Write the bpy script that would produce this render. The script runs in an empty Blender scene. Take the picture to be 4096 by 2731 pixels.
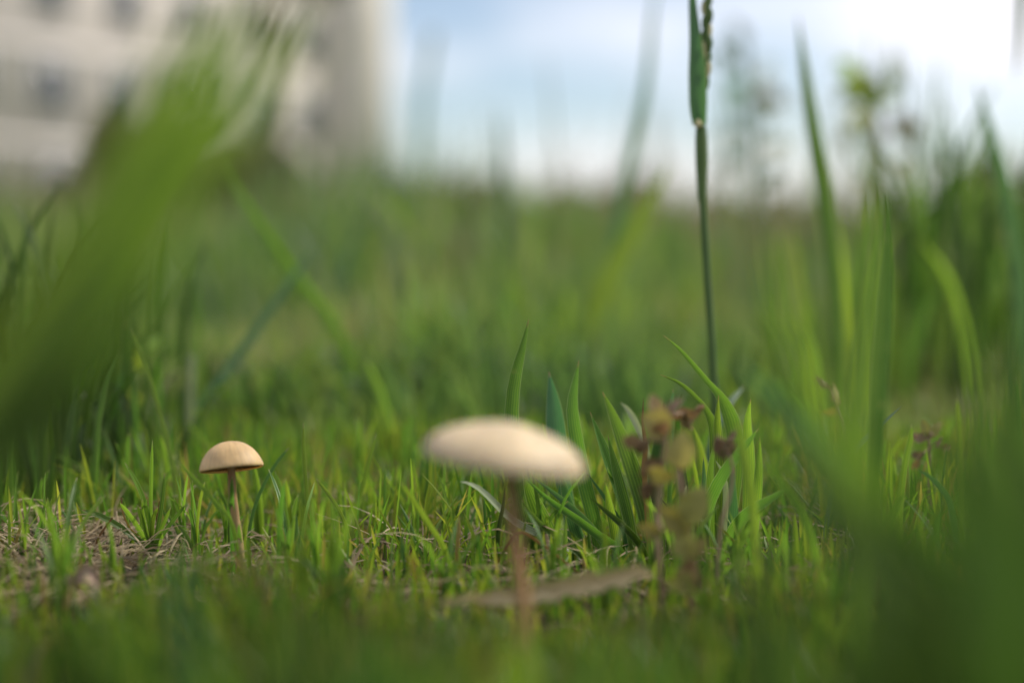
import bpy, math, random
import numpy as np
from mathutils import Vector, Matrix, noise as mnoise

random.seed(7)
rng = np.random.default_rng(11)
S = bpy.context.scene
C = S.collection
R = math.radians

# ------------------------------------------------------------------ camera
CAM_H = 0.120            # lens about 12 cm above the turf
PITCH = R(4.17)
FPX = 4096 * 50 / 36.0
FOCUS = 0.520
cd = bpy.data.cameras.new('camera')
cam = bpy.data.objects.new('camera', cd)
C.objects.link(cam)
cam.location = (0, 0, CAM_H)
cam.rotation_euler = (R(90) - PITCH, 0, 0)
cd.lens = 50; cd.sensor_width = 36
cd.clip_start = 0.01; cd.clip_end = 3000
cd.dof.use_dof = True
cd.dof.focus_distance = FOCUS
cd.dof.aperture_fstop = 2.8
S.camera = cam

# ------------------------------------------------------------------ world, sun, exposure
SUN_EL, SUN_AZ = R(44), R(68)       # azimuth measured from +Y (view direction) towards +X
w = bpy.data.worlds.new('World'); S.world = w; w.use_nodes = True
nt = w.node_tree; nt.nodes.clear()
def N(tree, t, **kw):
    n = tree.nodes.new(t)
    for k, v in kw.items(): setattr(n, k, v)
    return n
out = N(nt, 'ShaderNodeOutputWorld'); bg = N(nt, 'ShaderNodeBackground')
sky = N(nt, 'ShaderNodeTexSky', sky_type='NISHITA')
sky.sun_disc = False; sky.sun_elevation = SUN_EL; sky.sun_rotation = SUN_AZ
sky.air_density = 1.0; sky.dust_density = 0.3; sky.ozone_density = 2.5
tc = N(nt, 'ShaderNodeTexCoord')
mp = N(nt, 'ShaderNodeMapping'); mp.inputs['Scale'].default_value = (1.0, 1.0, 2.6)
mp.inputs['Location'].default_value = (0.35, 0.1, 0.25)
nz = N(nt, 'ShaderNodeTexNoise'); nz.inputs['Scale'].default_value = 2.6
nz.inputs['Detail'].default_value = 6; nz.inputs['Roughness'].default_value = 0.55
cr = N(nt, 'ShaderNodeValToRGB')
cr.color_ramp.elements[0].position = 0.40; cr.color_ramp.elements[0].color = (0.12, 0.12, 0.12, 1)
cr.color_ramp.elements[1].position = 0.64; cr.color_ramp.elements[1].color = (1, 1, 1, 1)
mx = N(nt, 'ShaderNodeMix', data_type='RGBA')
mx.inputs[7].default_value = (10.9, 10.5, 11.0, 1)      # sunlit cloud
nt.links.new(tc.outputs['Generated'], mp.inputs[0]); nt.links.new(mp.outputs[0], nz.inputs['Vector'])
nt.links.new(nz.outputs['Fac'], cr.inputs[0]); nt.links.new(cr.outputs[0], mx.inputs[0])
nt.links.new(sky.outputs[0], mx.inputs[6]); nt.links.new(mx.outputs[2], bg.inputs[0])
bg.inputs[1].default_value = 0.098
nt.links.new(bg.outputs[0], out.inputs[0])

sd = bpy.data.lights.new('sun', 'SUN'); sun = bpy.data.objects.new('sun', sd); C.objects.link(sun)
sd.energy = 3.6; sd.angle = R(6); sd.color = (1.0, 0.93, 0.82)
to_sun = Vector((math.sin(SUN_AZ) * math.cos(SUN_EL), math.cos(SUN_AZ) * math.cos(SUN_EL), math.sin(SUN_EL)))
sun.rotation_euler = to_sun.to_track_quat('Z', 'Y').to_euler()
sun.location = to_sun * 5

S.view_settings.view_transform = 'Standard'; S.view_settings.look = 'None'
S.view_settings.exposure = 0.30; S.view_settings.gamma = 1.0
S.view_settings.use_curve_mapping = False
S.render.engine = 'CYCLES'
S.cycles.use_denoising = True
S.cycles.max_bounces = 8; S.cycles.transparent_max_bounces = 8
S.cycles.diffuse_bounces = 4; S.cycles.transmission_bounces = 6

# ------------------------------------------------------------------ helpers
FW = Vector((0, math.cos(PITCH), -math.sin(PITCH)))
UP = Vector((0, math.sin(PITCH), math.cos(PITCH)))
CAM = Vector((0, 0, CAM_H))
def at(px, py, d):
    """point of the place seen at photograph pixel (px,py), d metres along the view axis"""
    return CAM + d * (FW + (px - 2048) / FPX * Vector((1, 0, 0)) + (1365.5 - py) / FPX * UP)

def gz(x, y):
    """height of the ground"""
    a = 0.0025 * np.sin(x * 31 + 1.3) * np.sin(y * 27 + .4) + 0.0015 * np.sin(x * 71 + y * 53)
    far = np.clip((y - 1.0) / 4, 0, 1)
    return a + far * (0.03 * np.sin(x * 1.9 + .7) * np.sin(y * 1.3)) 

def tag(o, label=None, cat=None, group=None, kind=None):
    if label: o['label'] = label
    if cat: o['category'] = cat
    if group: o['group'] = group
    if kind: o['kind'] = kind
    return o

def mesh_obj(name, verts, faces, mat, parent=None, uvs=None, smooth=True, attrs=None):
    me = bpy.data.meshes.new(name)
    verts = np.asarray(verts, dtype=np.float32).reshape(-1, 3)
    faces = np.asarray(faces, dtype=np.int32)
    me.vertices.add(len(verts)); me.vertices.foreach_set('co', verts.ravel())
    k = faces.shape[1]
    me.loops.add(faces.size); me.loops.foreach_set('vertex_index', faces.ravel())
    me.polygons.add(len(faces))
    me.polygons.foreach_set('loop_start', np.arange(0, faces.size, k, dtype=np.int32))
    me.polygons.foreach_set('loop_total', np.full(len(faces), k, dtype=np.int32))
    if smooth: me.polygons.foreach_set('use_smooth', np.ones(len(faces), dtype=bool))
    if uvs is not None:
        ul = me.uv_layers.new(name='UVMap')
        ul.data.foreach_set('uv', np.asarray(uvs, dtype=np.float32).reshape(-1, 2)[faces.ravel()].ravel())
    if attrs:
        for an, av in attrs.items():
            a = me.attributes.new(an, 'FLOAT', 'POINT'); a.data.foreach_set('value', np.asarray(av, dtype=np.float32).ravel())
    me.update(); me.validate()
    if mat: me.materials.append(mat)
    o = bpy.data.objects.new(name, me); C.objects.link(o)
    if parent: o.parent = parent
    return o

def empty(name, loc, label, cat, group=None):
    o = bpy.data.objects.new(name, None); C.objects.link(o); o.location = loc
    o.empty_display_size = 0.01
    return tag(o, label, cat, group)

def localise(o, root):
    """keep a part's world-space vertices while parented to a root that sits elsewhere"""
    o.parent = root
    o.matrix_parent_inverse = Matrix.Translation(root.location).inverted()
    return o

# ------------------------------------------------------------------ materials
def base_mat(name):
    m = bpy.data.materials.new(name); m.use_nodes = True
    t = m.node_tree; t.nodes.clear()
    o = N(t, 'ShaderNodeOutputMaterial')
    return m, t, o

def ramp(t, stops):
    r = N(t, 'ShaderNodeValToRGB'); e = r.color_ramp.elements
    while len(e) < len(stops): e.new(0.5)
    for i, (p, c) in enumerate(stops):
        e[i].position = p; e[i].color = (*c, 1)
    return r

def leaf_mat(name, col, trans, vein=0.0, veins=8, tip=None, mixf=0.45, rough=0.42, spec=0.45, mottle=0.25, tip_pos=0.9):
    """thin leaf: reflected colour, transmitted colour, parallel veins along UV.v, dry tip"""
    m, t, o = base_mat(name); L = t.links
    uv = N(t, 'ShaderNodeUVMap'); sep = N(t, 'ShaderNodeSeparateXYZ'); L.new(uv.outputs[0], sep.inputs[0])
    geo = N(t, 'ShaderNodeTexCoord')
    nz = N(t, 'ShaderNodeTexNoise'); nz.inputs['Scale'].default_value = 120; nz.inputs['Detail'].default_value = 4
    L.new(geo.outputs['Object'], nz.inputs['Vector'])
    oi = N(t, 'ShaderNodeObjectInfo')
    # colour variation
    hv = N(t, 'ShaderNodeHueSaturation'); hv.inputs['Color'].default_value = (*col, 1)
    ma = N(t, 'ShaderNodeMath', operation='MULTIPLY_ADD'); L.new(nz.outputs['Fac'], ma.inputs[0]); ma.inputs[1].default_value = mottle * 2; ma.inputs[2].default_value = 1 - mottle
    ob = N(t, 'ShaderNodeMath', operation='MULTIPLY_ADD'); L.new(oi.outputs['Random'], ob.inputs[0]); ob.inputs[1].default_value = 0.35; ob.inputs[2].default_value = 0.82
    mm = N(t, 'ShaderNodeMath', operation='MULTIPLY'); L.new(ma.outputs[0], mm.inputs[0]); L.new(ob.outputs[0], mm.inputs[1])
    L.new(mm.outputs[0], hv.inputs['Value'])
    hh = N(t, 'ShaderNodeMath', operation='MULTIPLY_ADD'); L.new(oi.outputs['Random'], hh.inputs[0]); hh.inputs[1].default_value = 0.03; hh.inputs[2].default_value = 0.485
    L.new(hh.outputs[0], hv.inputs['Hue'])
    colout = hv.outputs[0]
    tv = N(t, 'ShaderNodeHueSaturation'); tv.inputs['Color'].default_value = (*trans, 1); L.new(mm.outputs[0], tv.inputs['Value']); L.new(hh.outputs[0], tv.inputs['Hue'])
    trout = tv.outputs[0]
    sk = N(t, 'ShaderNodeMapRange'); L.new(nz.outputs['Fac'], sk.inputs[0]); sk.inputs[1].default_value = .66; sk.inputs[2].default_value = .74; sk.inputs[4].default_value = .55
    mk = N(t, 'ShaderNodeMix', data_type='RGBA'); L.new(sk.outputs[0], mk.inputs[0]); L.new(colout, mk.inputs[6]); mk.inputs[7].default_value = (.24, .18, .07, 1); colout = mk.outputs[2]
    bump = None
    if vein > 0:
        mu = N(t, 'ShaderNodeMath', operation='MULTIPLY'); L.new(sep.outputs[0], mu.inputs[0]); mu.inputs[1].default_value = veins * 2 * math.pi
        sn = N(t, 'ShaderNodeMath', operation='COSINE'); L.new(mu.outputs[0], sn.inputs[0])
        mr = N(t, 'ShaderNodeMapRange'); L.new(sn.outputs[0], mr.inputs[0])
        mr.inputs[1].default_value = 0.2; mr.inputs[2].default_value = 1.0; mr.inputs[3].default_value = 0; mr.inputs[4].default_value = vein
        m1 = N(t, 'ShaderNodeMix', data_type='RGBA'); L.new(mr.outputs[0], m1.inputs[0]); L.new(colout, m1.inputs[6])
        m1.inputs[7].default_value = (col[0]*1.9+.03, col[1]*1.55+.03, col[2]*1.3+.01, 1); colout = m1.outputs[2]
        m2 = N(t, 'ShaderNodeMix', data_type='RGBA'); L.new(mr.outputs[0], m2.inputs[0]); L.new(trout, m2.inputs[6])
        m2.inputs[7].default_value = (min(1, trans[0]*2.0+.05), min(1, trans[1]*1.5+.05), trans[2]*1.4, 1); trout = m2.outputs[2]
        sb = N(t, 'ShaderNodeMath', operation='SUBTRACT'); L.new(sep.outputs[0], sb.inputs[0]); sb.inputs[1].default_value = .5
        ab = N(t, 'ShaderNodeMath', operation='ABSOLUTE'); L.new(sb.outputs[0], ab.inputs[0])
        me_ = N(t, 'ShaderNodeMapRange'); L.new(ab.outputs[0], me_.inputs[0]); me_.inputs[1].default_value = .43; me_.inputs[2].default_value = .49; me_.inputs[4].default_value = .6
        m5 = N(t, 'ShaderNodeMix', data_type='RGBA'); L.new(me_.outputs[0], m5.inputs[0]); L.new(colout, m5.inputs[6]); m5.inputs[7].default_value = (.34, .40, .17, 1); colout = m5.outputs[2]
        m6 = N(t, 'ShaderNodeMix', data_type='RGBA'); L.new(me_.outputs[0], m6.inputs[0]); L.new(trout, m6.inputs[6]); m6.inputs[7].default_value = (.40, .50, .14, 1); trout = m6.outputs[2]
        bump = N(t, 'ShaderNodeBump'); bump.inputs['Strength'].default_value = 0.35; bump.inputs['Distance'].default_value = 0.0004
        L.new(sn.outputs[0], bump.inputs['Height'])
    if tip is not None:
        mr2 = N(t, 'ShaderNodeMapRange'); L.new(sep.outputs[1], mr2.inputs[0]); mr2.inputs[1].default_value = tip_pos; mr2.inputs[2].default_value = 1.0
        m3 = N(t, 'ShaderNodeMix', data_type='RGBA'); L.new(mr2.outputs[0], m3.inputs[0]); L.new(colout, m3.inputs[6]); m3.inputs[7].default_value = (*tip, 1); colout = m3.outputs[2]
        m4 = N(t, 'ShaderNodeMix', data_type='RGBA'); L.new(mr2.outputs[0], m4.inputs[0]); L.new(trout, m4.inputs[6]); m4.inputs[7].default_value = (*tip, 1); trout = m4.outputs[2]
    p = N(t, 'ShaderNodeBsdfPrincipled'); L.new(colout, p.inputs['Base Color'])
    p.inputs['Roughness'].default_value = rough; p.inputs['Specular IOR Level'].default_value = spec
    tr = N(t, 'ShaderNodeBsdfTranslucent'); L.new(trout, tr.inputs[0])
    if bump: L.new(bump.outputs[0], p.inputs['Normal'])
    ms = N(t, 'ShaderNodeMixShader'); ms.inputs[0].default_value = mixf
    L.new(p.outputs[0], ms.inputs[1]); L.new(tr.outputs[0], ms.inputs[2]); L.new(ms.outputs[0], o.inputs[0])
    return m

def turf_mat(name, stops, tstops, mixf=0.45, rough=0.45, base=(0.20, 0.19, 0.07), tip=(0.28, 0.27, 0.09)):
    """many-bladed grass: per-blade random colour from a ramp, pale sheath at the root, paler tip"""
    m, t, o = base_mat(name); L = t.links
    a = N(t, 'ShaderNodeAttribute', attribute_name='rnd'); v = N(t, 'ShaderNodeAttribute', attribute_name='along')
    r1 = ramp(t, stops); L.new(a.outputs['Fac'], r1.inputs[0])
    r2 = ramp(t, tstops); L.new(a.outputs['Fac'], r2.inputs[0])
    mb = N(t, 'ShaderNodeMapRange'); L.new(v.outputs['Fac'], mb.inputs[0]); mb.inputs[1].default_value = 0.0; mb.inputs[2].default_value = 0.25; mb.inputs[3].default_value = 0.8; mb.inputs[4].default_value = 0.0
    m1 = N(t, 'ShaderNodeMix', data_type='RGBA'); L.new(mb.outputs[0], m1.inputs[0]); L.new(r1.outputs[0], m1.inputs[6]); m1.inputs[7].default_value = (*base, 1)
    mt = N(t, 'ShaderNodeMapRange'); L.new(v.outputs['Fac'], mt.inputs[0]); mt.inputs[1].default_value = 0.9; mt.inputs[2].default_value = 1.0; mt.inputs[3].default_value = 0.0; mt.inputs[4].default_value = 0.7
    m2 = N(t, 'ShaderNodeMix', data_type='RGBA'); L.new(mt.outputs[0], m2.inputs[0]); L.new(m1.outputs[2], m2.inputs[6]); m2.inputs[7].default_value = (*tip, 1)
    p = N(t, 'ShaderNodeBsdfPrincipled'); L.new(m2.outputs[2], p.inputs['Base Color']); p.inputs['Roughness'].default_value = rough
    p.inputs['Specular IOR Level'].default_value = 0.4
    tr = N(t, 'ShaderNodeBsdfTranslucent'); L.new(r2.outputs[0], tr.inputs[0])
    ms = N(t, 'ShaderNodeMixShader'); ms.inputs[0].default_value = mixf
    L.new(p.outputs[0], ms.inputs[1]); L.new(tr.outputs[0], ms.inputs[2]); L.new(ms.outputs[0], o.inputs[0])
    return m

def solid_mat(name, c1, c2, scale=40, rough=0.8, spec=0.3, bump=0.0, stretch=(1, 1, 1), sss=0.0, sss_r=(0.004, 0.002, 0.001), bdist=0.001):
    m, t, o = base_mat(name); L = t.links
    tcn = N(t, 'ShaderNodeTexCoord'); mp = N(t, 'ShaderNodeMapping'); mp.inputs['Scale'].default_value = stretch
    L.new(tcn.outputs['Object'], mp.inputs[0])
    nz = N(t, 'ShaderNodeTexNoise'); nz.inputs['Scale'].default_value = scale; nz.inputs['Detail'].default_value = 8; nz.inputs['Roughness'].default_value = 0.6
    L.new(mp.outputs[0], nz.inputs['Vector'])
    r = ramp(t, [(0.3, c1), (0.7, c2)]); L.new(nz.outputs['Fac'], r.inputs[0])
    p = N(t, 'ShaderNodeBsdfPrincipled'); L.new(r.outputs[0], p.inputs['Base Color'])
    p.inputs['Roughness'].default_value = rough; p.inputs['Specular IOR Level'].default_value = spec
    if sss > 0:
        p.inputs['Subsurface Weight'].default_value = sss; p.inputs['Subsurface Radius'].default_value = sss_r; p.inputs['Subsurface Scale'].default_value = 1.0
    if bump > 0:
        b = N(t, 'ShaderNodeBump'); b.inputs['Strength'].default_value = bump; b.inputs['Distance'].default_value = bdist
        L.new(nz.outputs['Fac'], b.inputs['Height']); L.new(b.outputs[0], p.inputs['Normal'])
    L.new(p.outputs[0], o.inputs[0])
    return m

M = {}
TIPB = (0.35, 0.22, 0.10)
M['fresh'] = leaf_mat('fresh_blade', (0.050, 0.118, 0.020), (0.15, 0.32, 0.028), vein=0.55, veins=6, tip=TIPB, tip_pos=0.95)
M['bright'] = leaf_mat('bright_blade', (0.090, 0.175, 0.022), (0.28, 0.48, 0.035), vein=0.75, veins=5, tip=TIPB, tip_pos=0.95, mixf=0.5)
M['blue'] = leaf_mat('bluish_blade', (0.050, 0.120, 0.050), (0.10, 0.28, 0.06), vein=0.4, veins=7, tip=TIPB, tip_pos=0.95, mixf=0.35, spec=0.5)
M['pale'] = leaf_mat('pale_blade', (0.28, 0.32, 0.20), (0.30, 0.36, 0.14), vein=0.3, veins=4, mixf=0.3, rough=0.3, spec=0.8)
M['deep'] = leaf_mat('deep_green_shade_blade', (0.026, 0.060, 0.008), (0.06, 0.15, 0.010), vein=0.3, veins=5, mixf=0.35)  # green darkened to carry shade near the lens and inside the dark clumps
M['greyb'] = leaf_mat('grey_green_blade', (0.13, 0.19, 0.13), (0.12, 0.22, 0.08), vein=0.3, veins=4, mixf=0.25, rough=0.35, spec=0.7)
M['meadowb'] = leaf_mat('straw_green_blade', (0.20, 0.20, 0.085), (0.30, 0.29, 0.10), mixf=0.4)
M['yellow'] = leaf_mat('yellow_blade', (0.42, 0.26, 0.04), (0.50, 0.30, 0.03), mixf=0.4)
M['brown'] = leaf_mat('brown_blade', (0.17, 0.10, 0.035), (0.18, 0.10, 0.03), mixf=0.25, rough=0.7, spec=0.2)
M['brownish'] = leaf_mat('dry_tip_blade', (0.30, 0.21, 0.05), (0.34, 0.24, 0.04), tip=(0.12, 0.07, 0.03), tip_pos=0.45, mixf=0.3, rough=0.7)
M['lawn'] = leaf_mat('lawn_blade', (0.105, 0.200, 0.022), (0.30, 0.50, 0.035), vein=0.3, veins=2, tip=(0.34, 0.33, 0.14), tip_pos=0.94, mixf=0.45, spec=0.4)
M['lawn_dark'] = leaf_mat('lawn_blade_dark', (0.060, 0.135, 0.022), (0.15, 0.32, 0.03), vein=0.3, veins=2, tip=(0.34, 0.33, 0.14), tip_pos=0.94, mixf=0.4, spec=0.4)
M['yleaf'] = leaf_mat('weed_leaf_yellow', (0.31, 0.265, 0.075), (0.40, 0.33, 0.06), mottle=0.5, mixf=0.35, rough=0.6)
M['oleaf'] = leaf_mat('weed_leaf_olive', (0.26, 0.24, 0.06), (0.34, 0.32, 0.05), mottle=0.5, mixf=0.35, rough=0.6)
M['rleaf'] = leaf_mat('weed_leaf_russet', (0.29, 0.19, 0.09), (0.32, 0.20, 0.07), mottle=0.5, mixf=0.35, rough=0.6)
M['pleaf'] = leaf_mat('weed_leaf_pinkish', (0.27, 0.175, 0.115), (0.26, 0.16, 0.09), mottle=0.5, mixf=0.3, rough=0.65)
M['bleaf'] = leaf_mat('weed_leaf_brown', (0.22, 0.16, 0.085), (0.20, 0.14, 0.06), mottle=0.6, mixf=0.2, rough=0.8, spec=0.2)
M['gleaf'] = leaf_mat('weed_leaf_green', (0.16, 0.26, 0.03), (0.42, 0.56, 0.04), mottle=0.3, mixf=0.45)
M['dryleaf'] = leaf_mat('dry_leaf', (0.60, 0.48, 0.28), (0.45, 0.34, 0.15), vein=0.25, veins=9, mottle=0.35, mixf=0.2, rough=0.75, spec=0.2)
M['stemp'] = solid_mat('weed_stem', (0.24, 0.15, 0.09), (0.36, 0.26, 0.17), scale=300, rough=0.7, stretch=(1, 1, .2))
M['stemg'] = solid_mat('green_stem', (0.05, 0.10, 0.02), (0.09, 0.15, 0.035), scale=200, rough=0.5, stretch=(1, 1, .1))
M['soil'] = None

# turf family
G = [(0.0, (0.045, 0.110, 0.014)), (0.35, (0.085, 0.175, 0.020)), (0.68, (0.140, 0.215, 0.024)), (0.88, (0.200, 0.230, 0.034)), (1.0, (0.30, 0.21, 0.08))]
GT = [(0.0, (0.10, 0.27, 0.02)), (0.35, (0.22, 0.43, 0.03)), (0.68, (0.38, 0.54, 0.035)), (0.88, (0.48, 0.53, 0.045)), (1.0, (0.40, 0.27, 0.07))]
M['turf'] = turf_mat('turf', G, GT)
GM = [(0.0, (0.040, 0.085, 0.026)), (0.4, (0.088, 0.155, 0.045)), (0.75, (0.155, 0.215, 0.07)), (1.0, (0.28, 0.26, 0.12))]
GMT = [(0.0, (0.10, 0.22, 0.045)), (0.4, (0.23, 0.40, 0.07)), (0.75, (0.38, 0.50, 0.10)), (1.0, (0.42, 0.38, 0.15))]
M['shaded_foreturf'] = turf_mat('foreground_turf', [(p_, (c_[0] * .62, c_[1] * .66, c_[2] * .7)) for p_, c_ in G], [(p_, (c_[0] * .6, c_[1] * .62, c_[2] * .7)) for p_, c_ in GT], base=(0.10, 0.10, 0.035), tip=(0.16, 0.16, 0.05))  # turf greens scaled down, the foreground shade is put into the colour
M['meadow'] = turf_mat('meadow', GM, GMT, base=(0.08, 0.12, 0.03), tip=(0.2, 0.21, 0.07))
GW = [(0.0, (0.085, 0.115, 0.045)), (0.45, (0.150, 0.165, 0.070)), (0.75, (0.22, 0.20, 0.10)), (1.0, (0.24, 0.165, 0.10))]
GWT = [(0.0, (0.16, 0.22, 0.07)), (0.45, (0.25, 0.28, 0.10)), (0.75, (0.32, 0.29, 0.14)), (1.0, (0.30, 0.20, 0.12))]
M['wild'] = turf_mat('wild_grass', GW, GWT, mixf=0.4, base=(0.15, 0.16, 0.07), tip=(0.26, 0.22, 0.12))
ST = [(0.0, (0.11, 0.07, 0.03)), (0.5, (0.22, 0.165, 0.085)), (1.0, (0.40, 0.33, 0.20))]
M['straw'] = turf_mat('straw', ST, ST, mixf=0.2, rough=0.6, base=(0.3, 0.22, 0.13), tip=(0.42, 0.35, 0.22))

# ------------------------------------------------------------------ ground
def build_ground():
    ys = np.concatenate([np.linspace(-3, 0, 8), np.linspace(0.05, 1.5, 90), np.geomspace(1.6, 900, 60)])
    xs_ = np.concatenate([-np.geomspace(700, 0.5, 40), np.linspace(-0.48, 0.48, 61), np.geomspace(0.5, 700, 40)])
    X, Y = np.meshgrid(xs_, ys)
    Z = gz(X, Y) + 0.0006 * np.sin(X * 400) * np.sin(Y * 370)
    ny, nx = X.shape
    idx = np.arange(ny * nx).reshape(ny, nx)
    f = np.stack([idx[:-1, :-1], idx[:-1, 1:], idx[1:, 1:], idx[1:, :-1]], -1).reshape(-1, 4)
    m, t, o = base_mat('soil'); L = t.links
    tcn = N(t, 'ShaderNodeTexCoord')
    n1 = N(t, 'ShaderNodeTexNoise'); n1.inputs['Scale'].default_value = 60; n1.inputs['Detail'].default_value = 9
    L.new(tcn.outputs['Object'], n1.inputs['Vector'])
    r1 = ramp(t, [(0.3, (0.035, 0.026, 0.014)), (0.55, (0.085, 0.065, 0.035)), (0.8, (0.15, 0.12, 0.07))]); L.new(n1.outputs['Fac'], r1.inputs[0])
    n2 = N(t, 'ShaderNodeTexNoise'); n2.inputs['Scale'].default_value = 0.8; n2.inputs['Detail'].default_value = 6
    L.new(tcn.outputs['Object'], n2.inputs['Vector'])
    r2 = ramp(t, [(0.3, (0.055, 0.085, 0.02)), (0.7, (0.12, 0.14, 0.04))]); L.new(n2.outputs['Fac'], r2.inputs[0])
    sp = N(t, 'ShaderNodeSeparateXYZ'); L.new(tcn.outputs['Object'], sp.inputs[0])
    mr = N(t, 'ShaderNodeMapRange'); L.new(sp.outputs[1], mr.inputs[0]); mr.inputs[1].default_value = 1.5; mr.inputs[2].default_value = 8
    mxn = N(t, 'ShaderNodeMix', data_type='RGBA'); L.new(mr.outputs[0], mxn.inputs[0]); L.new(r1.outputs[0], mxn.inputs[6]); L.new(r2.outputs[0], mxn.inputs[7])
    p = N(t, 'ShaderNodeBsdfPrincipled'); p.inputs['Roughness'].default_value = 0.95; p.inputs['Specular IOR Level'].default_value = 0.1
    L.new(mxn.outputs[2], p.inputs['Base Color'])
    b = N(t, 'ShaderNodeBump'); b.inputs['Strength'].default_value = 0.6; b.inputs['Distance'].default_value = 0.003
    L.new(n1.outputs['Fac'], b.inputs['Height']); L.new(b.outputs[0], p.inputs['Normal']); L.new(p.outputs[0], o.inputs[0])
    g = mesh_obj('ground', np.stack([X, Y, Z], -1), f, m)
    tag(g, 'dark soil under the turf running back to the meadow', 'ground', kind='structure')
build_ground()

# ------------------------------------------------------------------ far things: building, trees, shrubs
def box(v, f, x0, x1, y0, y1, z0, z1):
    b = len(v)
    v += [(x0, y0, z0), (x1, y0, z0), (x1, y1, z0), (x0, y1, z0), (x0, y0, z1), (x1, y0, z1), (x1, y1, z1), (x0, y1, z1)]
    f += [(b, b+3, b+2, b+1), (b+4, b+5, b+6, b+7), (b, b+1, b+5, b+4), (b+1, b+2, b+6, b+5), (b+2, b+3, b+7, b+6), (b+3, b, b+4, b+7)]

M['wall'] = solid_mat('render_wall', (0.76, 0.68, 0.63), (0.84, 0.76, 0.71), scale=0.6, rough=0.9)
M['wall2'] = solid_mat('pale_wall', (0.82, 0.76, 0.67), (0.88, 0.82, 0.73), scale=0.6, rough=0.9)
M['trim'] = solid_mat('trim', (0.66, 0.62, 0.58), (0.74, 0.70, 0.66), scale=2, rough=0.8)
M['frame'] = solid_mat('window_frame', (0.70, 0.70, 0.70), (0.78, 0.78, 0.78), scale=4, rough=0.5)
gm, gt, go = base_mat('window_glass')
gp = N(gt, 'ShaderNodeBsdfPrincipled'); gp.inputs['Base Color'].default_value = (0.02, 0.035, 0.05, 1); gp.inputs['Roughness'].default_value = 0.12
gt.links.new(gp.outputs[0], go.inputs[0]); M['glass'] = gm

def building():
    D = 60.0
    sc_ = D / FPX
    root = empty('apartment_building', ((1475 - 2048) * sc_, D, 0), 'tall pale apartment building behind the meadow with rows of dark windows', 'building')
    root.rotation_euler.z = R(62)
    def part(name, mat, boxes, parent=None):
        v, f = [], []
        for b in boxes: box(v, f, *b)
        return mesh_obj(name, v, f, mat, parent or root, smooth=False)
    xl, xt = -34.0, -2.3
    part('wall', M['wall'], [(xl, xt, 0, 12, -0.3, 24)])
    part('stair_tower', M['wall2'], [(xt + .003, 0, -1.2, 11, -0.3, 25)])
    part('roof', M['trim'], [(xl - .3, xt - .01, -.35, 12.3, 24.003, 24.5)])
    part('plinth', M['trim'], [(xl, xt - .02, -.12, -.003, -0.3, 0.6)])
    for k in range(1, 8):
        part('floor_band', M['trim'], [(xl, xt - .02, -.08, -.003, k * 3.0 - .15, k * 3.0 + .1)])
    hw = 0.72
    for fl in range(8):
        z0 = fl * 3.0 + 0.9
        for i in range(9):
            xc = xt - 2.0 - i * 3.3
            wv = part('window', M['frame'], [(xc - hw, xc - hw + .08, -.07, -.003, z0, z0 + 1.7), (xc + hw - .08, xc + hw, -.07, -.003, z0, z0 + 1.7),
                                             (xc - hw + .08, xc + hw - .08, -.07, -.003, z0 + 1.62, z0 + 1.7), (xc - hw + .08, xc + hw - .08, -.07, -.003, z0, z0 + .08)])
            part('pane', M['glass'], [(xc - hw + .08, xc + hw - .08, -.04, -.004, z0 + .08, z0 + 1.62)], wv)
building()

M['bark'] = solid_mat('bark', (0.06, 0.045, 0.03), (0.13, 0.10, 0.07), scale=12, rough=0.95, stretch=(1, 1, .3), bump=.5, bdist=.02)
def foliage_mat(name, a, b):
    return turf_mat(name, [(0, a), (1, b)], [(0, tuple(min(1, c * 2) for c in a)), (1, tuple(min(1, c * 2) for c in b))], mixf=0.35, base=a, tip=b)
M['crown'] = foliage_mat('tree_leaf', (0.035, 0.055, 0.015), (0.08, 0.11, 0.03))
M['shrub'] = foliage_mat('shrub_leaf', (0.06, 0.075, 0.025), (0.14, 0.13, 0.05))
M['shrubg'] = foliage_mat('shrub_leaf_green', (0.05, 0.085, 0.02), (0.12, 0.15, 0.04))
M['shrubb'] = foliage_mat('shrub_leaf_brown', (0.085, 0.065, 0.04), (0.16, 0.12, 0.075))

def leaf_cloud(centres, radii, n, size):
    """n leaf quads scattered in clumps through the crown volume"""
    centres = np.array(centres); radii = np.array(radii)
    k = rng.integers(0, len(centres), n)
    d = rng.normal(size=(n, 3)); d /= np.linalg.norm(d, axis=1, keepdims=True)
    rr = rng.random(n) ** 0.45
    c = centres[k] + d * (radii[k] * rr)[:, None]
    a = rng.normal(size=(n, 3)); a /= np.linalg.norm(a, axis=1, keepdims=True)
    b = np.cross(a, rng.normal(size=(n, 3))); b /= np.linalg.norm(b, axis=1, keepdims=True)
    s = size * (0.6 + 0.8 * rng.random(n))[:, None]
    v = np.stack([c - a * s, c + b * s * .45, c + a * s, c - b * s * .45], 1)
    f = np.arange(4 * n).reshape(n, 4)
    rnd = np.repeat(rng.random(n), 4)
    return v.reshape(-1, 3), f, {'rnd': rnd, 'along': np.full(4 * n, .5)}

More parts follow.
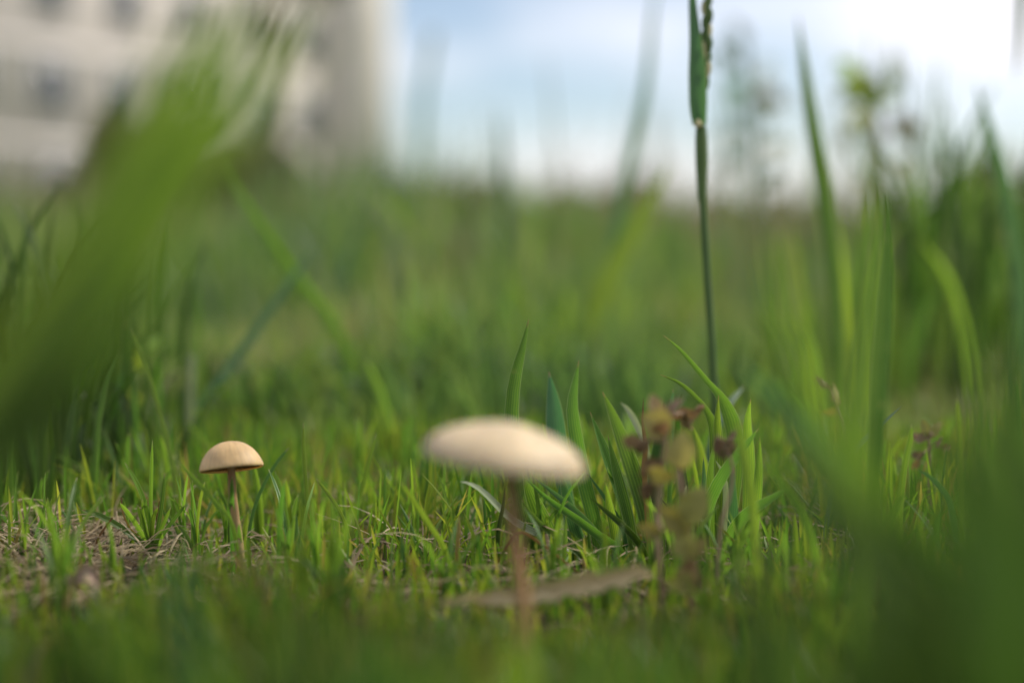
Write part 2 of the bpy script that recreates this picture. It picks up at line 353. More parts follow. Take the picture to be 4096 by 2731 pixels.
def tube(pts, radii, n=8):
    pts = [Vector(p) for p in pts]
    v, f, uv = [], [], []
    for i, p in enumerate(pts):
        t = (pts[min(i + 1, len(pts) - 1)] - pts[max(i - 1, 0)]).normalized()
        a = t.cross(Vector((0, 1, 0.13))).normalized(); b = t.cross(a)
        for j in range(n):
            th = 2 * math.pi * j / n
            q = p + (a * math.cos(th) + b * math.sin(th)) * radii[i]
            v.append(q[:]); uv.append((j / n, i / (len(pts) - 1)))
    for i in range(len(pts) - 1):
        for j in range(n):
            f.append((i*n + j, i*n + (j+1) % n, (i+1)*n + (j+1) % n, (i+1)*n + j))
    return v, f, uv

def smooth_path(pts, n):
    """Catmull-Rom through pts, n samples evenly in parameter"""
    P = [Vector(p) for p in pts]
    P = [P[0] * 2 - P[1]] + P + [P[-1] * 2 - P[-2]]
    outp = []
    segs = len(P) - 3
    for k in range(n):
        u = k / (n - 1) * segs; i = min(int(u), segs - 1); t = u - i
        a, b, c, d = P[i:i+4]
        outp.append(0.5 * ((2*b) + (c - a)*t + (2*a - 5*b + 4*c - d)*t*t + (3*b - a - 3*c + d)*t**3))
    return outp

def tree(name, label, x, y, trunk_r, h0, centres, radii, n, size, mat, cat='tree', group=None):
    root = empty(name, (x, y, 0), label, cat, group)
    v, f, uv = tube(smooth_path([(x, y, -.1), (x + .03, y, h0 * .5), (x, y, h0), tuple(Vector(centres[0]))], 9), np.linspace(trunk_r * 1.2, trunk_r * .4, 9))
    tr = localise(mesh_obj('trunk', v, f, M['bark']), root)
    for c in centres[1:]:
        st = Vector((x, y, h0 * (0.7 + .3 * random.random())))
        v, f, uv = tube(smooth_path([st, (st + Vector(c)) / 2 + Vector((0, 0, .05)), Vector(c)], 6), np.linspace(trunk_r * .45, trunk_r * .12, 6), 6)
        localise(mesh_obj('limb', v, f, M['bark']), root)
    v, f, at_ = leaf_cloud(centres, radii, n, size)
    localise(mesh_obj('crown', v, f, mat, attrs=at_, smooth=False), root)
    return root

D = 14.0
def wx(px, d): return (px - 2048) / FPX * d
tree('leafy_tree', 'dark leafy tree with slim trunk before the apartment building', wx(1085, D), D, 0.07, 2.2,
     [(wx(1120, D), D, 3.6), (wx(1270, D), D - .2, 2.75), (wx(1330, D), D + .2, 3.3), (wx(900, D), D, 3.3), (wx(1050, D), D + .3, 4.3), (wx(780, D), D + .2, 3.7)],
     [.7, .42, .55, .6, .7, .55], 5200, .055, M['crown'])
def shrub(px, d, h, wd, mat, label, n=1500, group='shrubs at the far edge of the meadow'):
    x = wx(px, d)
    cs, rs = [], []
    for k in range(7):
        cs.append((x + random.uniform(-.5, .5) * wd, d + random.uniform(-.3, .3) * wd, h * random.uniform(.3, .75))); rs.append(h * random.uniform(.22, .32))
    tree('shrub', label, x, d, .03, h * .3, cs, rs, n * 2, h * .06, mat, 'shrub', group)
SH = 'shrubs at the far edge of the meadow'
shrub(760, 22, 2.2, 2.4, M['shrub'], 'olive shrub below the apartment building windows', 2000)
shrub(1010, 25, 2.2, 1.2, M['shrub'], 'olive brown shrub at the foot of the stair tower', 2000)
shrub(420, 22, 1.2, 1.6, M['shrubb'], 'brown shrub before the left building wall', 1500)
shrub(1790, 44, 2.3, 2.6, M['shrubb'], 'low brown shrub beyond the meadow beside the open sky', 1500)
shrub(2120, 48, 2.2, 3.4, M['shrub'], 'low wide olive shrub beyond the meadow, next to the brown one', 1500)
shrub(2430, 44, 2.4, 2.4, M['shrubb'], 'russet brown shrub beyond the leaning green blade', 1500)
shrub(2800, 46, 1.8, 4.0, M['shrubg'], 'green shrub beyond the tall seeding grass stalk', 1500)
shrub(3250, 42, 1.7, 4.0, M['shrubg'], 'green shrub beyond the yellow leaved weed', 1500)
shrub(3900, 16, 1.1, 1.6, M['shrubg'], 'dense green shrub behind the tall dark grass', 1800)

# ------------------------------------------------------------------ grass as masses
def vnoise(x, y, f, s=0.0):
    return 0.5 + 0.25 * (np.sin(x * f + 1.7 * s + 1.3 * np.sin(y * f * .7 + s)) + np.sin(y * f * 1.1 + 2.3 * s + 1.1 * np.sin(x * f * .83 + 2 * s)))

def blades(name, base, h, lean, az, wdt, face, segs, across, mat, label, blunt=5.0, rnd=None, droop=0.25, bend=1.7, z_off=-0.002, kind='stuff', cat='grass'):
    n = len(base)
    s = np.linspace(0, 1, segs + 1)
    k = s[None, :]
    dirv = np.stack([np.cos(az), np.sin(az)], -1)
    off = (lean * h)[:, None] * k ** bend
    z = h[:, None] * (k - droop * lean[:, None] * k ** 2.2)
    P = np.empty((n, segs + 1, 3))
    P[..., 0] = base[:, 0, None] + dirv[:, 0, None] * off
    P[..., 1] = base[:, 1, None] + dirv[:, 1, None] * off
    P[..., 2] = base[:, 2, None] + z + z_off
    prof = (0.75 + 0.25 * np.sin(np.minimum(1, s / .4) * np.pi / 2)) * np.sqrt(np.clip(1 - s ** blunt, 0, 1))
    prof[-1] = 0.12
    side = np.stack([np.cos(face), np.sin(face), np.zeros(n)], -1)
    nor = np.stack([-np.sin(face), np.cos(face), np.zeros(n)], -1)
    hw = 0.5 * wdt[:, None] * prof[None, :]
    if across == 3:
        us = np.array([-1, 0, 1.0]); dep = np.array([0.5, 0, 0.5])
    else:
        us = np.array([-1, 1.0]); dep = np.array([0, 0.0])
    V = P[:, :, None, :] + side[:, None, None, :] * (hw[:, :, None] * us)[..., None] + nor[:, None, None, :] * (hw[:, :, None] * dep)[..., None]
    K = across
    idx = np.arange(n * (segs + 1) * K).reshape(n, segs + 1, K)
    f = np.stack([idx[:, :-1, :-1], idx[:, :-1, 1:], idx[:, 1:, 1:], idx[:, 1:, :-1]], -1).reshape(-1, 4)
    if rnd is None: rnd = rng.random(n)
    o = mesh_obj(name, V, f, mat, attrs={'rnd': np.repeat(rnd, (segs + 1) * K), 'along': np.tile(np.repeat(s, K), n)})
    if label: tag(o, label, cat, kind=kind)
    return o

def scatter(n, y0, y1, margin, power=1.0, slope=0.37):
    """n points over the wedge of ground y0..y1, uniform in area"""
    out_ = []
    tot = 0
    while tot < n:
        y = y0 + (y1 - y0) * rng.random(n * 2) ** power
        wmax = slope * y1 + margin
        x = (rng.random(n * 2) * 2 - 1) * wmax
        ok = np.abs(x) < slope * y + margin
        p = np.stack([x[ok], y[ok]], -1); out_.append(p); tot += len(p)
    p = np.concatenate(out_)[:n]
    return np.concatenate([p, gz(p[:, 0], p[:, 1])[:, None]], 1)

# open straw patches in the turf (world places)
bare = [(at(370, 2190, .53), .022), (at(560, 2220, .50), .019), (at(150, 2170, .57), .018)]
def bare_keep(p, strength=0.93):
    keep = np.ones(len(p))
    for c, r in bare:
        dd = np.hypot(p[:, 0] - c.x, (p[:, 1] - c.y) * .7)
        keep *= 1 - strength * np.exp(-(dd / r) ** 4)
    return rng.random(len(p)) < keep

def U(n, a, b): return a + (b - a) * rng.random(n)

# close turf, around the plane of focus
p = scatter(17000, .385, .78, .07); keep = bare_keep(p, .72) & (rng.random(len(p)) < 0.35 + 0.65 * vnoise(p[:, 0], p[:, 1], 60, .3))
p = p[keep]; n = len(p)
hm = (0.5 + 0.9 * vnoise(p[:, 0], p[:, 1], 38, 1.1)) * np.clip((p[:, 1] - .33) / .19, .42, 1)
blades('turf', p, U(n, .008, .034) * hm, np.abs(rng.normal(0, .40, n)), U(n, 0, 6.283), U(n, .0008, .00145), U(n, -.9, .9), 5, 3, M['turf'],
       'short bright green turf around the two mushrooms', blunt=8, bend=1.25)
# low understorey that closes the floor of the turf
p = scatter(8000, .36, .80, .07); p = p[bare_keep(p, .8)]; n = len(p)
blades('undergrowth', p, U(n, .004, .012), np.abs(rng.normal(.3, .5, n)), U(n, 0, 6.283), U(n, .0007, .0013), U(n, -1.5, 1.5), 3, 2, M['turf'],
       'very low fine grass filling the floor of the turf', blunt=6)
# foreground turf, out of focus
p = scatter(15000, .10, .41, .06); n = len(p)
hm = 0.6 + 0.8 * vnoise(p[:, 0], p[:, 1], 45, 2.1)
blades('foreground_turf', p, U(n, .009, .029) * hm, np.abs(rng.normal(0, .45, n)), U(n, 0, 6.283), U(n, .0010, .0018), U(n, -.9, .9), 4, 3, M['shaded_foreturf'],
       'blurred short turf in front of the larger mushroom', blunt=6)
# turf behind the plane of focus, rougher and taller
p = scatter(24000, .76, 1.7, .12); n = len(p)
hm = 0.35 + 1.4 * vnoise(p[:, 0], p[:, 1], 11, .6) ** 1.7
rrnd = np.clip(rng.random(n) * .6 + .7 * (vnoise(p[:, 0], p[:, 1], 13, 2.7) - .22), 0, 1)
blades('rough_grass', p, U(n, .02, .075) * hm, np.abs(rng.normal(0, .4, n)), U(n, 0, 6.283), U(n, .0016, .0032), U(n, -1, 1), 4, 2, M['meadow'],
       'rough green grass just behind the mushrooms', blunt=3, rnd=rrnd)
p = scatter(22000, 1.6, 4.5, .3); n = len(p)
hm = 0.3 + 1.6 * vnoise(p[:, 0], p[:, 1], 5, .9) ** 1.6
mrnd = np.clip(rng.random(n) * .55 + .75 * (vnoise(p[:, 0], p[:, 1], 4.1, 3.3) - .2), 0, 1)
blades('meadow_grass', p, U(n, .05, .17) * hm, np.abs(rng.normal(0, .4, n)), U(n, 0, 6.283), U(n, .003, .007), U(n, -1, 1), 4, 2, M['meadow'],
       'green meadow grass in the middle distance', blunt=3, rnd=mrnd)
p = scatter(22000, 4.2, 16, 1.0); n = len(p)
hm = 0.45 + 1.25 * vnoise(p[:, 0], p[:, 1], 1.6, .2)
wrnd = np.clip(rng.random(n) * .5 + .9 * (vnoise(p[:, 0], p[:, 1], 2.2, 1.3) - .2), 0, 1)
blades('wild_grass', p, U(n, .08, .30) * hm, np.abs(rng.normal(0, .4, n)), U(n, 0, 6.283), U(n, .006, .014), U(n, -1, 1), 3, 2, M['wild'],
       'tall olive and straw coloured wild grass beyond the green meadow', blunt=3, rnd=wrnd)
p = scatter(14000, 15, 58, 4); n = len(p)
blades('far_grass', p, U(n, .12, .45), np.abs(rng.normal(0, .4, n)), U(n, 0, 6.283), U(n, .02, .05), U(n, -1, 1), 3, 2, M['wild'],
       'far straw green grass running up to the building', blunt=3)

p = scatter(2600, 2.2, 7.5, .5); n = len(p)
hm = 0.25 + 1.1 * vnoise(p[:, 0], p[:, 1], 2.6, 4.2) ** 1.5
blades('wispy_grass', p, U(n, .15, .55) * hm, np.abs(rng.normal(0, .3, n)), U(n, 0, 6.283), U(n, .003, .006), U(n, -1, 1), 5, 2, M['wild'],
       'thin wispy taller grass standing up before the sky', blunt=2, rnd=np.clip(.25 + .75 * rng.random(n), 0, 1))

# dead straw thatch
def straw_mass():
    pts = []
    for c, r in bare:
        k = int(1000 * (r / .03) ** 2)
        q = np.stack([rng.normal(c.x, r * .8, k), rng.normal(c.y, r * .8, k)], -1); pts.append(q)
    q = scatter(4200, .44, .85, .07)[:, :2]; pts.append(q)
    p = np.concatenate(pts); p = np.concatenate([p, (gz(p[:, 0], p[:, 1]) + .001 + .004 * rng.random(len(p)))[:, None]], 1)
    n = len(p)
    L = U(n, .008, .030); az = U(n, 0, 6.283); arch = U(n, 0, .45); bend = rng.normal(0, .5, n); tilt = rng.normal(0.10, .22, n)
    segs = 4; s = np.linspace(0, 1, segs + 1)
    P = np.empty((n, segs + 1, 3))
    a = az[:, None] + bend[:, None] * s
    step = L[:, None] / segs
    P[..., 0] = p[:, 0, None] + np.cumsum(np.cos(a) * step, 1) - step
    P[..., 1] = p[:, 1, None] + np.cumsum(np.sin(a) * step, 1) - step
    P[..., 2] = p[:, 2, None] + L[:, None] * (arch[:, None] * 4 * s * (1 - s) * .5 + tilt[:, None] * s)
    P[..., 2] = np.maximum(P[..., 2], gz(P[..., 0], P[..., 1]) + .0004)
    sd_ = np.stack([-np.sin(az), np.cos(az), 0 * az], -1); upv = np.array([0, 0, 1.0])
    w_ = U(n, .0005, .0014); prof = np.array([.6, 1, 1, .85, .25])
    hw = .5 * w_[:, None] * prof
    us = np.array([-1, 0, 1.]); dp = np.array([0, .7, 0])
    V = P[:, :, None, :] + sd_[:, None, None, :] * (hw[:, :, None] * us)[..., None] + upv * (hw[:, :, None] * dp)[..., None]
    idx = np.arange(n * (segs + 1) * 3).reshape(n, segs + 1, 3)
    f = np.stack([idx[:, :-1, :-1], idx[:, :-1, 1:], idx[:, 1:, 1:], idx[:, 1:, :-1]], -1).reshape(-1, 4)
    o = mesh_obj('straw_thatch', V, f, M['straw'], attrs={'rnd': np.repeat(rng.random(n), 15), 'along': np.tile(np.repeat(s, 3), n)})
    tag(o, 'tangled pale dead straw lying between the turf blades', 'straw', kind='stuff')
straw_mass()

# ------------------------------------------------------------------ single blades
def ribbon(path, width, twist=(0, 0), nseg=14, across=5, fold=0.35, prof='leaf', pw=None):
    """a blade swept along path (base first); cross-section is a shallow channel"""
    pts = smooth_path(path, nseg + 1)
    v, uv = [], []
    for i, p in enumerate(pts):
        s = i / nseg
        t = (pts[min(i + 1, nseg)] - pts[max(i - 1, 0)]).normalized()
        view = (p - CAM); view.z *= .4; view.normalize()
        side = t.cross(view).normalized()
        tw = twist[0] + (twist[1] - twist[0]) * s
        side = Matrix.Rotation(tw, 3, t) @ side
        nor = t.cross(side).normalized()
        if prof == 'leaf':
            q = (0.55 + 0.45 * math.sin(min(1, s / .45) * math.pi / 2)) * (1 if s < .5 else max(0.02, 1 - ((s - .5) / .5) ** 2.0))
        elif prof == 'lawn':
            q = (0.7 + 0.3 * min(1, s / .3)) * math.sqrt(max(0.01, 1 - s ** 7))
        elif prof == 'even':
            q = 1 - .35 * s
        else:
            q = prof(s)
        hw = .5 * width * q
        for j in range(across):
            u = j / (across - 1) * 2 - 1
            v.append((p + side * (u * hw) + nor * (fold * hw * (u * u)))[:]); uv.append((j / (across - 1), s))
    f = []
    for i in range(nseg):
        for j in range(across - 1):
            a = i * across + j
            f.append((a, a + 1, a + across + 1, a + across))
    return v, f, uv

def path_px(pts, d0, d1, root=True):
    """pts tip first in photograph pixels; d0 depth at the tip, d1 at the base; returns base-first 3D path ending in the soil"""
    n = len(pts)
    P = [at(x, y, d0 + (d1 - d0) * i / (n - 1)) for i, (x, y) in enumerate(pts)]
    if root:
        last = P[-1]; g = float(gz(last.x, last.y)) - .004
        if last.z > g + .002:
            dirv = last - P[-2]
            dz = last.z - g
            sx = max(-.6, min(.6, dirv.x / max(1e-4, abs(dirv.z)))) * .6
            P.append(Vector((last.x + sx * dz, last.y, g)))
    return P[::-1]

def hero(pts, d0, d1, wpx, mat, name='grass_shoot', parent=None, label=None, cat='grass blade', group=None, tw=None, fold=.35, prof='leaf', nseg=14, across=5, root=True):
    P = path_px(pts, d0, d1, root)
    if tw is None:
        a = random.uniform(-.5, .5); tw = (a, a + random.uniform(-.4, .4))
    v, f, uv = ribbon(P, wpx * (d0 + d1) / 2 / FPX / max(.6, math.cos(sum(tw) / 2)), tw, nseg, across, fold, prof)
    if parent is not None:
        o = mesh_obj(name, v, f, M[mat], uvs=uv); localise(o, parent)
    else:
        b = P[0]
        v = [(a[0] - b.x, a[1] - b.y, a[2] - b.z) for a in v]
        o = mesh_obj(name, v, f, M[mat], uvs=uv); o.location = b
        tag(o, label, cat, group)
    return o

# ---- the clumps of broad blades, in focus
def ground_at(px, d):
    p = at(px, 2000, d); return Vector((p.x, p.y, float(gz(p.x, p.y))))
c1 = empty('grass_clump', ground_at(2330, .525), 'clump of broad upright blades standing behind the larger mushroom', 'grass clump')
for pts, d0, d1, wp, mt in [
    ([(2115, 1275), (2090, 1390), (2062, 1500), (2045, 1640), (2055, 1850), (2085, 2050), (2130, 2230)], .53, .53, 58, 'fresh'),
    ([(2196, 1486), (2212, 1600), (2225, 1720), (2245, 1920), (2275, 2090), (2300, 2250)], .55, .54, 82, 'blue'),
    ([(2316, 1440), (2300, 1540), (2292, 1640), (2312, 1780), (2345, 1946), (2387, 2112), (2410, 2260)], .535, .53, 60, 'fresh'),
    ([(2170, 1690), (2185, 1780), (2200, 1900), (2240, 2080), (2270, 2240)], .525, .53, 34, 'bright'),
    ([(2245, 1890), (2262, 1960), (2285, 2050), (2320, 2160), (2345, 2260)], .52, .525, 52, 'blue'),
    ([(2095, 1890), (2120, 1960), (2155, 2040), (2195, 2130), (2240, 2250)], .51, .52, 70, 'fresh'),
    ([(2085, 1895), (2188, 1992), (2295, 2066), (2395, 2140), (2470, 2190), (2500, 2250)], .505, .52, 36, 'fresh'),
    ([(2130, 1905), (2215, 1970), (2310, 2050), (2400, 2150), (2440, 2250)], .51, .52, 30, 'blue'),
    ([(1839, 1925), (1880, 1935), (1930, 1965), (1997, 2033), (2047, 2079), (2130, 2125), (2250, 2180), (2350, 2250)], .495, .52, 27, 'pale'),
    ([(2090, 1995), (2120, 2050), (2170, 2105), (2250, 2165), (2340, 2240)], .50, .51, 24, 'fresh'),
    ([(2340, 1880), (2400, 1960), (2460, 2050), (2500, 2130), (2520, 2240)], .53, .53, 22, 'blue'),
    ([(2020, 1940), (2010, 2030), (1995, 2110), (1985, 2230)], .505, .505, 18, 'deep'),
    ([(2265, 2060), (2262, 2140), (2258, 2240)], .50, .50, 18, 'fresh'),
]:
    hero(pts, d0, d1, wp, mt, 'leaf_blade', c1)
c2 = empty('grass_clump', ground_at(2560, .53), 'clump of bright veined blades leaning left between broad clump and withered weed', 'grass clump')
for pts, d0, d1, wp, mt in [
    ([(2360, 1646), (2395, 1745), (2430, 1840), (2470, 1945), (2505, 2050), (2540, 2230)], .525, .53, 48, 'fresh'),
    ([(2410, 1566), (2455, 1660), (2505, 1790), (2555, 1935), (2590, 2060), (2620, 2240)], .54, .53, 70, 'fresh'),
    ([(2432, 1741), (2452, 1840), (2480, 1950), (2510, 2070), (2540, 2230)], .52, .525, 44, 'fresh'),
    ([(2421, 1927), (2436, 2010), (2455, 2110), (2470, 2240)], .515, .52, 38, 'bright'),
    ([(2481, 1608), (2515, 1640), (2550, 1700), (2585, 1800), (2605, 1950), (2615, 2200)], .56, .55, 30, 'pale'),
    ([(2574, 1587), (2572, 1685), (2583, 1783), (2578, 1868), (2585, 2000), (2600, 2220)], .525, .525, 21, 'brownish'),
    ([(2655, 1600), (2640, 1720), (2620, 1850), (2610, 2000), (2615, 2230)], .55, .545, 55, 'deep'),
    ([(2470, 1770), (2520, 1830), (2570, 1930), (2600, 2100), (2610, 2230)], .56, .55, 30, 'deep'),
    ([(2360, 1990), (2420, 2040), (2500, 2110), (2560, 2180), (2590, 2250)], .50, .515, 28, 'deep'),
]:
    hero(pts, d0, d1, wp, mt, 'leaf_blade', c2)
c3 = empty('grass_clump', ground_at(2870, .535), 'clump of folded and striped blades to the right of the withered weed', 'grass clump')
pinch = lambda s: (0.65 + .35 * min(1, s / .3)) * (1 if s < .45 else (1 - (s - .45) / .2 * .62 if s < .65 else .38 * max(.05, 1 - ((s - .65) / .35) ** 2.5)))
hero([(2653, 1340), (2719, 1397), (2782, 1468), (2825, 1520), (2875, 1575), (2912, 1640), (2938, 1727), (2944, 1850), (2920, 2050), (2890, 2230)], .53, .54, 66, 'fresh', 'leaf_blade', c3, tw=(.1, -.3), prof=pinch, nseg=22)
hero([(2641, 1498), (2719, 1532), (2782, 1588), (2832, 1650), (2862, 1740), (2868, 1880), (2860, 2050), (2850, 2230)], .52, .535, 60, 'fresh', 'leaf_blade', c3, tw=(.2, -.2), prof=pinch, nseg=20)
for pts, d0, d1, wp, mt in [
    ([(2874, 1580), (2868, 1690), (2872, 1811), (2880, 1952), (2880, 2230)], .52, .525, 46, 'bright'),
    ([(3003, 1594), (2990, 1690), (2996, 1811), (2998, 1950), (2985, 2220)], .525, .53, 50, 'bright'),
    ([(3039, 1748), (3036, 1846), (3028, 1952), (3018, 2060), (3005, 2230)], .51, .52, 40, 'bright'),
    ([(2814, 1825), (2818, 1930), (2826, 2050), (2830, 2220)], .525, .525, 28, 'blue'),
    ([(2693, 1555), (2690, 1630), (2705, 1730), (2730, 1880), (2750, 2220)], .54, .54, 36, 'blue'),
    ([(2728, 1569), (2715, 1640), (2715, 1780), (2740, 1950), (2760, 2220)], .535, .54, 34, 'deep'),
    ([(3035, 1713), (2985, 1780), (2910, 1875), (2850, 1985), (2820, 2090), (2815, 2230)], .50, .52, 50, 'fresh'),
    ([(2770, 1700), (2795, 1790), (2815, 1900), (2830, 2050), (2840, 2230)], .55, .545, 50, 'bright'),
    ([(2980, 1540), (2930, 1600), (2880, 1690), (2840, 1830), (2830, 2220)], .60, .56, 34, 'blue'),
    ([(3175, 1938), (3080, 1998), (2990, 2055), (2930, 2130), (2900, 2230)], .50, .52, 46, 'fresh'),
    ([(2860, 1755), (2845, 1900), (2850, 2050), (2860, 2230)], .515, .52, 42, 'fresh'),
    ([(2862, 1840), (2895, 1900), (2905, 2000), (2890, 2230)], .515, .52, 24, 'pale'),
    ([(2935, 1870), (2925, 2000), (2925, 2120), (2930, 2230)], .53, .53, 70, 'blue'),
    ([(3090, 1985), (3040, 2040), (2990, 2110), (2960, 2230)], .51, .52, 30, 'deep'),
    ([(2640, 1990), (2700, 2060), (2760, 2150), (2800, 2240)], .52, .525, 26, 'deep'),
]:
    hero(pts, d0, d1, wp, mt, 'leaf_blade', c3)

# ---- single blades that stand out
singles = [
 ('thin yellow green blade curving up left of the smaller mushroom', 'lawn', [(517, 1306), (560, 1410), (600, 1520), (644, 1672), (688, 1846), (700, 2000), (705, 2160)], .58, .57, 19, 'lawn'),
 ('straight green blade leaning against the stem of the smaller mushroom', 'lawn', [(706, 1841), (783, 1920), (866, 2015), (924, 2086), (950, 2200)], .485, .49, 17, 'lawn'),
 ('pale edged blade just right of the smaller mushroom', 'lawn', [(1100, 1884), (1120, 1950), (1140, 2030), (1158, 2130), (1170, 2230)], .50, .50, 14, 'lawn'),
 ('slim blade leaning right in the turf between the two mushrooms', 'lawn', [(1506, 1733), (1480, 1830), (1450, 1950), (1420, 2080), (1400, 2200)], .55, .55, 16, 'lawn'),
 ('upright blunt blade right of the smaller mushroom cap', 'lawn', [(1214, 1689), (1213, 1790), (1222, 1916), (1235, 2080), (1245, 2200)], .54, .54, 16, 'lawn'),
 ('bright blade leaning left halfway between the mushrooms', 'lawn', [(1265, 1915), (1320, 1985), (1370, 2070), (1400, 2180)], .52, .52, 17, 'lawn'),
 ('blade leaning left beside the larger mushroom stem', 'lawn', [(1600, 1925), (1660, 2010), (1720, 2100), (1780, 2200)], .47, .49, 22, 'lawn'),
 ('slender dark blade leaning left to right behind the smaller cap', 'lawn_dark', [(1155, 1790), (1100, 1860), (1045, 1960), (1010, 2060), (990, 2180)], .54, .53, 14, 'lawn'),
 ('tall bright blurred blade behind the turf between the mushrooms', 'lawn', [(1637, 1463), (1648, 1570), (1656, 1680), (1660, 1850)], .72, .70, 30, 'lawn'),
 ('blurred light blade leaning left behind the turf', 'lawn', [(1465, 1440), (1505, 1530), (1545, 1640), (1580, 1800)], .74, .72, 32, 'lawn'),
 ('dark blade leaning right at the edge of the dark grass', 'deep', [(438, 1318), (360, 1430), (270, 1560), (200, 1680), (150, 1850)], .66, .66, 18, 'lawn'),
 ('long bluish blade leaning right in the rough grass', 'blue', [(1285, 940), (1200, 1070), (1100, 1210), (975, 1390), (860, 1550), (760, 1700)], .80, .74, 38, 'leaf'),
 ('long light green blade leaning left with a thin tip before the stair tower', 'fresh', [(836, 575), (940, 745), (1045, 905), (1130, 1030), (1219, 1149), (1330, 1290), (1420, 1480), (1460, 1650)], .84, .86, 50, 'leaf'),
 ('broad blurred green blade leaning right before the russet shrub', 'bright', [(2690, 640), (2610, 790), (2520, 950), (2440, 1120), (2370, 1280), (2320, 1450)], 1.0, 1.0, 85, 'leaf'),
 ('tall grey green blade rising to the sky left of the seeding stalk', 'blue', [(2640, -120), (2610, 60), (2590, 313), (2555, 500), (2508, 697), (2470, 905), (2440, 1150), (2420, 1400)], 1.05, 1.05, 42, 'leaf'),
 ('faint upright blade standing alone against the blue sky', 'blue', [(1998, 420), (2003, 560), (2012, 760), (2015, 1000), (2010, 1280)], 1.5, 1.5, 44, 'leaf'),
 ('faint thin blade against the white cloud', 'blue', [(1735, 130), (1715, 260), (1690, 420), (1680, 700), (1690, 1150)], 2.3, 2.3, 40, 'even'),
 ('tall yellow green blade with a fine tip right of the seeding stalk', 'fresh', [(3190, 60), (3215, 270), (3250, 520), (3290, 760), (3320, 1000), (3340, 1250), (3350, 1500)], .78, .78, 70, 'leaf'),
 ('second tall blade overlapping the yellow green one', 'bright', [(3240, 330), (3265, 560), (3290, 760), (3330, 960), (3390, 1250), (3430, 1500)], .90, .90, 74, 'leaf'),
 ('long blade sloping down to the left toward the leafy weed', 'blue', [(3905, 330), (3945, 480), (3990, 640), (4040, 830), (4080, 1100), (4090, 1500)], .85, .85, 62, 'leaf'),
 ('dark blade tip hanging beside the right hand sky', 'blue', [(4060, 330), (4075, 180), (4090, -60), (4150, -60), (4200, 400), (4200, 1400)], .85, .88, 46, 'leaf'),
 ('broad bright green blade standing upright before the dark grass', 'fresh', [(3492, 740), (3490, 950), (3478, 1200), (3450, 1480), (3425, 1700), (3420, 2000), (3420, 2400)], .33, .33, 100, 'leaf'),
 ('second upright blade close behind the broad bright one', 'deep', [(3545, 780), (3555, 1000), (3545, 1250), (3520, 1600), (3500, 2000)], .44, .44, 60, 'leaf'),
 ('grey green blade arching down over the right turf', 'blue', [(2960, 1440), (2998, 1500), (3110, 1590), (3200, 1690), (3321, 1870), (3440, 2080), (3560, 2350), (3640, 2600)], .33, .31, 100, 'leaf'),
 ('broad soft green blade slanting under the arching one', 'fresh', [(3000, 900), (3090, 1150), (3190, 1400), (3310, 1700), (3460, 2000), (3600, 2300), (3700, 2600)], .24, .23, 90, 'leaf'),
 ('straight grey blade with a sharp tip right of the striped clump', 'greyb', [(3608, 1622), (3560, 1665), (3500, 1720), (3447, 1768), (3380, 1850), (3330, 1960), (3300, 2150)], .52, .53, 22, 'leaf'),
 ('upright round tipped blade before the reddish withered weed', 'lawn', [(3647, 1694), (3640, 1760), (3622, 1840), (3608, 1950), (3600, 2060), (3598, 2250)], .50, .50, 24, 'lawn'),
 ('thin upright blade in the dark right hand grass', 'lawn', [(3826, 1589), (3832, 1690), (3838, 1800), (3840, 2000), (3840, 2200)], .48, .48, 22, 'lawn'),
 ('small bluish blade bending right below the reddish weed', 'blue', [(3664, 1877), (3710, 1900), (3760, 1950), (3800, 2020), (3830, 2200)], .49, .50, 24, 'leaf'),
 ('yellow green blurred blade before the striped clump', 'bright', [(2950, 1690), (2970, 1811), (2998, 1950), (3016, 2070), (3030, 2250)], .44, .44, 36, 'lawn'),
 ('olive blurred blade sloping right from the striped clump', 'lawn', [(3045, 1830), (3110, 1920), (3190, 2035), (3240, 2150), (3280, 2300)], .43, .43, 32, 'lawn'),
 ('short orange yellow blade in the turf right of the dry leaf', 'yellow', [(3072, 2235), (3085, 2280), (3105, 2340), (3120, 2420)], .43, .43, 30, 'leaf'),
 ('small orange yellow blade in the turf left of the dry leaf', 'yellow', [(1636, 2200), (1645, 2240), (1658, 2290), (1665, 2360)], .45, .45, 22, 'leaf'),
 ('thin green blade leaning in the dark grass at right', 'lawn_dark', [(4060, 1500), (4070, 1700), (4080, 1900), (4085, 2200)], .55, .55, 26, 'lawn'),
]
for lab, mt, pts, d0, d1, wp, pr in singles:
    hero(pts, d0, d1, wp, mt, 'grass_shoot', None, lab, 'grass blade', prof=pr, across=5 if wp > 30 else 3, tw=(random.uniform(-.25, .25), random.uniform(-.25, .25)) if wp < 30 else None)

# ---- big soft blades close to the lens
near = [
 ('soft grey blade rising close before the straw', 'blue', [(680, 2150), (700, 2300), (720, 2450), (730, 2600), (735, 2900)], .25, .25, 110),
]
for lab, mt, pts, d0, d1, wp in near:
    hero(pts, d0, d1, wp, mt, 'grass_shoot', None, lab, 'grass blade', tw=(random.uniform(-.3, .3), random.uniform(-.3, .3)))

